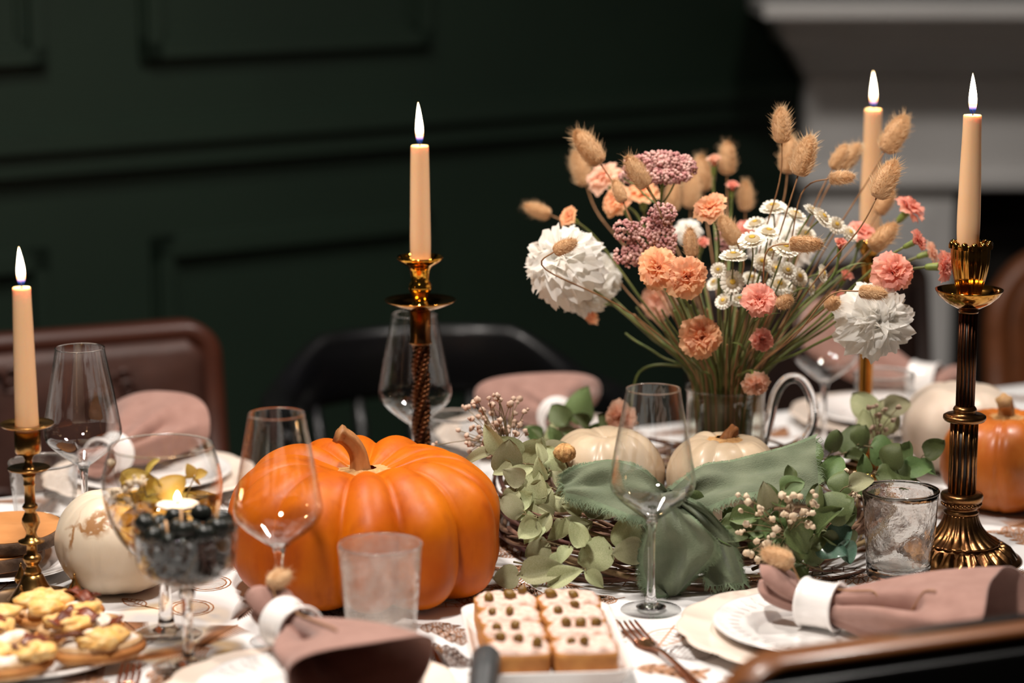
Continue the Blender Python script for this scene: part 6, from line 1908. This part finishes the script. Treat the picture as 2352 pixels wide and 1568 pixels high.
BN = [
    (1352, 340, 2.74, 92, -.6, .8, .0, 'bunny tail leaning out above the pale peach carnation'), (1335, 388, 3.0, 80, -.3, .95, .1, 'soft bunny tail behind the one above the pale peach carnation'),
    (1463, 396, 2.68, 82, -.55, .83, -.1, 'bunny tail in front of the domed yarrow'), (1422, 440, 2.70, 54, -.35, .9, .2, 'small bunny tail among the orange carnations'),
    (1235, 483, 2.92, 64, -.95, .35, .0, 'bunny tail stretching out level above the large white carnation'), (1297, 566, 2.63, 58, .85, .4, -.4, 'bunny tail on a hooked stem lying over the large white carnation'),
    (1587, 558, 2.675, 64, -.1, 1, -.1, 'upright bunny tail beside the knobbly yarrow'), (1675, 530, 2.70, 72, -.5, .85, .0, 'bunny tail leaning away from the upper daisies'),
    (1670, 365, 2.96, 74, 0, 1, .0, 'bunny tail behind the pale pink bud'), (1795, 290, 2.69, 78, -.02, 1, .0, 'tallest upright bunny tail in the bouquet'),
    (1812, 358, 2.85, 82, .1, 1, .1, 'soft bunny tail between the two tall ones'), (1848, 360, 2.67, 92, .32, .95, -.05, 'tall bunny tail leaning over beside the tallest one'),
    (1712, 452, 3.0, 66, 0, 1, .0, 'soft round bunny tail behind the daisies'), (1928, 362, 2.80, 62, .5, .85, .0, 'bunny tail beside the back candle, one of a pair'),
    (1953, 360, 2.86, 68, .62, .78, .0, 'bunny tail crossing the candle behind the bouquet'), (1932, 408, 2.67, 58, 1, .08, .0, 'bunny tail lying level before the candle'),
    (2055, 310, 2.78, 92, .52, .85, .0, 'highest bunny tail beyond the back candle'), (2034, 414, 2.62, 92, .45, .88, -.05, 'plump bunny tail beside the back candle'),
    (2032, 466, 2.85, 62, .55, .83, .0, 'bunny tail below the plump one by the back candle'), (2028, 545, 2.74, 78, .72, .7, .0, 'bunny tail among the coral carnations'),
    (1850, 561, 2.60, 76, 1, -.03, -.1, 'fluffy bunny tail lying across the daisies'), (1803, 693, 2.60, 62, .25, .1, -1, 'bunny tail pointing outwards beside the salmon carnation'),
    (1912, 696, 2.62, 60, .15, .15, -1, 'bunny tail pointing outwards next to the low white carnation'), (2003, 672, 2.555, 62, 1, -.12, -.2, 'bunny tail lying over the low white ruffled carnation'),
    (1588, 440, 3.0, 78, .05, 1, .0, 'soft bunny tail behind the carnation on a green stalk'), (1612, 400, 3.02, 80, -.1, 1, .0, 'soft bunny tail behind the pale pink bud and yarrow'), (1546, 452, 3.0, 70, .1, 1, .0, 'soft bunny tail behind the domed yarrow stalk')]
for i, (px, py, Y, L_, dx, dy, dd, lab) in enumerate(BN): bunny(px, py, Y, L_, dx, dy, dd, lab, 50 + i)

# feverfew daisies --------------------------------------------------
def daisy_meshes():
    V, Fc = lathe_vf(smooth_prof([(0.0, -0.22), (0.28, -0.20), (0.58, -0.06), (0.62, 0.12), (0.50, 0.29), (0.26, 0.36), (0, 0.38)], 3), 20)
    me = bpy.data.meshes.new('centre'); me.from_pydata(V, [], Fc); me.polygons.foreach_set('use_smooth', [True] * len(me.polygons))
    V, Fc = [], []
    for ring, (cnt, r0, r1, z0, z1, w) in enumerate(((15, 0.40, 1.10, -0.04, 0.06, 0.22), (14, 0.45, 0.90, 0.14, 0.30, 0.17))):
        for k in range(cnt):
            a = 2 * math.pi * (k + 0.5 * ring) / cnt; ca, sa = math.cos(a), math.sin(a); b = len(V)
            for f in range(5):
                t_ = f / 4; r = r0 + (r1 - r0) * t_; ww = w * (0.5 + 0.6 * t_ - 0.75 * max(0, t_ - 0.7)); z = z0 + (z1 - z0) * t_ + 0.05 * math.sin(t_ * 3 + k)
                for sg in (-1, 0, 1): V.append((r * ca - sg * ww / 2 * sa * 1.7, r * sa + sg * ww / 2 * ca * 1.7, z - 0.03 * abs(sg)))
            for f in range(4):
                for g in range(2): Fc.append((b + f * 3 + g, b + f * 3 + g + 1, b + (f + 1) * 3 + g + 1, b + (f + 1) * 3 + g))
    mp = bpy.data.meshes.new('petals'); mp.from_pydata(V, [], Fc); mp.polygons.foreach_set('use_smooth', [True] * len(mp.polygons)); mp.materials.append(MT['daisy_white'])
    V, Fc = lathe_vf([(0, 0.33), (0.20, 0.345), (0.26, 0.36), (0.15, 0.41), (0, 0.42)], 14)
    my = bpy.data.meshes.new('eye'); my.from_pydata(V, [], Fc); my.polygons.foreach_set('use_smooth', [True] * len(my.polygons)); my.materials.append(MT['daisy_yellow'])
    me.materials.append(MT['daisy_cream'])
    V, Fc = lathe_vf([(0, -0.34), (0.14, -0.32), (0.42, -0.20), (0.55, -0.06), (0.3, -0.10)], 14)
    mg = bpy.data.meshes.new('sepals'); mg.from_pydata(V, [], Fc); mg.materials.append(MT['calyx'])
    return me, mp, my, mg


DME, DMP, DMY, DMG = daisy_meshes()
DS = [(1776, 478, 2.74, 58, (-.15, -.3, .95)), (1826, 495, 2.74, 54, (.3, -.2, .9)), (1728, 553, 2.65, 62, (-.1, -.35, .9)), (1765, 535, 2.69, 56, (.1, -.3, .95)), (1802, 572, 2.65, 60, (.25, -.4, .85)),
      (1684, 590, 2.67, 60, (0, -.2, 1)), (1750, 602, 2.69, 42, (0, -.8, .6)), (1782, 617, 2.70, 38, (.1, -.85, .5)), (1808, 622, 2.665, 42, (.2, -.8, .5)), (1834, 636, 2.69, 44, (.4, -.7, .5)),
      (1650, 620, 2.69, 34, (-.2, -.85, .4)), (1682, 648, 2.68, 52, (0, -.75, .2)), (1790, 656, 2.71, 54, (.1, -.6, .75)), (1888, 500, 2.69, 52, (.6, -.4, .6)), (1920, 518, 2.73, 44, (.3, -.7, .6)),
      (1950, 536, 2.75, 42, (.5, -.5, .6)), (1866, 486, 2.71, 46, (.5, -.2, .8)), (1850, 540, 2.75, 46, (.2, -.7, .6)), (1662, 692, 2.70, 38, (-.3, -.6, .5)), (1700, 690, 2.71, 46, (-.1, -.4, .9)),
      (1888, 628, 2.70, 40, (.8, -.4, .2)), (1862, 660, 2.71, 38, (.8, -.3, .1)), (1735, 515, 2.74, 50, (-.2, -.3, .9)), (1700, 565, 2.74, 46, (-.2, -.3, .9)), (1812, 660, 2.74, 38, (.5, -.4, .6)), (1642, 650, 2.78, 38, (-.5, -.4, .6)), (1725, 640, 2.76, 42, (0, -.5, .8)), (1770, 580, 2.74, 46, (0, -.4, .9))]
for i, (px, py, Y, d, f) in enumerate(DS):
    n = Vector(f).normalized(); P = at(px, py, Y); s = d * 0.5 * m_px(Y, py)
    base = P - n * s * 0.3
    lab = ('larger white daisy with domed cream centre turned up to the lamps' if d >= 50 else
           'small white daisy turned outwards showing its yellow eye' if f[1] <= -.6 else 'small white daisy with cream centre seen half from the side')
    t, bot, C = flower_root('feverfew_daisy', lab, 'daisy', base, n, 700 + i, MT['stem_green'], 0.0010,
                            'larger daisies in the jug' if d >= 50 else 'small outward daisies in the jug' if f[1] <= -.6 else 'small side-on daisies in the jug')
    q = frame(n, i * 1.7)
    c = put('centre', DME, t, P - bot, q, s); put('petals', DMP, t, P - bot, q, s); put('eye', DMY, c); put('sepals', DMG, t, P - bot, q, s)

# pink yarrow -------------------------------------------------------
def yarrow(lab, clumps, face, seed, br=4.2):
    rn = random.Random(seed); n = Vector(face).normalized()
    cen = at(*clumps[0][:3]); base = cen - n * 0.04 - Vector((0, 0, 0.012))
    t, bot, C = flower_root('pink_yarrow', lab, 'yarrow', base, n, seed, MT['stem_green'], 0.0016, None)
    V, Fc = [], []; SV, SF = [], []
    bm = bmesh.new(); bmesh.ops.create_icosphere(bm, subdivisions=1, radius=1.0)
    iv = [v.co.copy() for v in bm.verts]; jf = [tuple(v.index for v in f.verts) for f in bm.faces]; bm.free()
    for (px, py, Y, w, h, cnt) in clumps:
        m_ = m_px(Y, py); c = at(px, py, Y)
        for k in range(cnt):
            a = rn.uniform(0, 6.283); rr = math.sqrt(rn.random())
            x = rr * math.cos(a) * w * m_; z = rr * math.sin(a) * h * m_
            bulge = (1 - rr * rr) * 0.6 * min(w, h) * m_
            p = c + RGT * x + UPV * z - FWD * (bulge + rn.uniform(-1, 1) * 3 * m_) + Vector((0, rn.uniform(0, 0.3) * min(w, h) * m_, 0))
            r = br * m_ * rn.uniform(0.7, 1.25); b = len(V)
            V += [tuple(p + v * r) for v in iv]; Fc += [tuple(b + q for q in f) for f in jf]
        tube_vf(crv([base, base.lerp(c, 0.5) + Vector((0, 0, -0.004)), c], 4), 0.0011, 5, True, SV, SF)
        for k in range(6):
            e = c + RGT * rn.uniform(-.6, .6) * w * m_ + UPV * rn.uniform(-.5, .5) * h * m_
            tube_vf([base.lerp(c, 0.6), e], 0.0006, 4, False, SV, SF)
    tag(mk('florets', V, Fc, MT['achillea'], t, origin=bot), kind='stuff')
    mk('branches', SV, SF, MT['calyx'], t, origin=bot)


yarrow('knobbly pink yarrow cluster in the middle of the bouquet', [(1490, 545, 2.695, 52, 44, 330), (1520, 492, 2.69, 34, 26, 130), (1440, 530, 2.69, 32, 26, 110), (1452, 588, 2.69, 44, 26, 160), (1525, 555, 2.69, 30, 44, 170), (1485, 598, 2.695, 36, 20, 110)], (-.2, -.8, .5), 61)
yarrow('domed pink yarrow cluster at the top of the bouquet', [(1520, 378, 2.73, 76, 30, 380), (1565, 385, 2.73, 36, 28, 140), (1470, 385, 2.74, 42, 28, 150), (1525, 405, 2.72, 66, 18, 180), (1445, 405, 2.78, 24, 16, 60)], (0, -.3, .95), 62, 4.4)
yarrow('small blurred pink yarrow cluster behind the leaning bunny tail', [(1668, 545, 2.88, 26, 34, 130)], (0, -.5, .8), 63)

# loose filler grass stems in the jug
rs = random.Random(12)
for i, q in enumerate(list(SLOT)[:60]):
    f = rs.uniform(0.42, 0.62); P = Vector((JX, JY, TZ + zr)) + Vector((q.x, q.y, 0)) / 0.185 * f + Vector((0, 0, rs.uniform(0.055, 0.11)))
    n = (P - Vector((JX + q.x, JY + q.y, TZ + zr))).normalized()
    C, bot = stem_at(P, n, q)
    o = tube('filler_stem', C, [0.0005] + [0.0013] * (len(C) - 1), MT['stem_green'] if i % 3 else MT['stem_tan'], None, 5, origin=bot, loc=bot)
    tag(o, 'bare thin filler stem standing in the glass jug', 'flower stem', 'bare stems in the jug')

# bunny tails tucked into the napkin rings, their stems lying on the cloth
from mathutils.bvhtree import BVHTree


def ring_bunny(lab, which, seed, ys, head_len=0.036, head_ang=0.0):
    root, rz = NAPKINS[which]
    V, Fc = [], []
    for c in root.children:
        b = len(V); V += [v.co.copy() for v in c.data.vertices]; Fc += [tuple(b + i for i in p.vertices) for p in c.data.polygons]
    bv = BVHTree.FromPolygons(V, Fc)
    def top(x, y):
        h = bv.ray_cast(Vector((x, y, 0.3)), Vector((0, 0, -1))); return h[0].z if h[0] else 0.03
    mw = Matrix.Translation(root.location) @ Matrix.Rotation(rz, 4, 'Z')
    d = Vector((-1, 0.25 + head_ang, 0.12)).normalized()
    hb = Vector((-0.030, ys * 0.3, max(top(-0.030, ys * 0.3), 0.0455) + 0.003))         # foot of the head, just past the ring
    hz = max(top(hb.x + d.x * head_len * q, hb.y + d.y * head_len * q) - d.z * head_len * q for q in (0.2, 0.4, 0.6, 0.8)) + 0.0095
    hb.z = max(hb.z, hz)
    pts = [hb, Vector((-0.019, ys * 0.25, 0.0462)), Vector((0.0, ys * 0.2, 0.0455)), Vector((0.019, ys * 0.25, 0.0462))]
    for q in range(1, 9):
        x = 0.021 + q * 0.0135; y = ys * (0.25 + 0.75 * q / 8); pts.append(Vector((x, y, top(x, y) + 0.0030)))
    W_ = [mw @ p for p in pts]; bot = W_[-1]
    t = thing('bunny_tail', lab, 'bunny tail', bot, 0, 'bunny tails in the napkin rings')
    tube('stem', crv(W_, 3), 0.0009, MT['stem_tan'], t, 6, origin=bot)
    n = (mw.to_3x3() @ d).normalized(); me, mh = BUN[seed % 3]
    h = put('seed_head', me, t, W_[0] - bot, frame(n, 1.0), head_len); tag(put('fuzz', mh, h), kind='stuff')


ring_bunny('bunny tail tucked in the napkin ring by the honey wood chair', 0, 201, -0.022)
ring_bunny('bunny tail tucked in the napkin ring before the cloudy tumbler', 1, 202, -0.020, 0.032, 1.1)
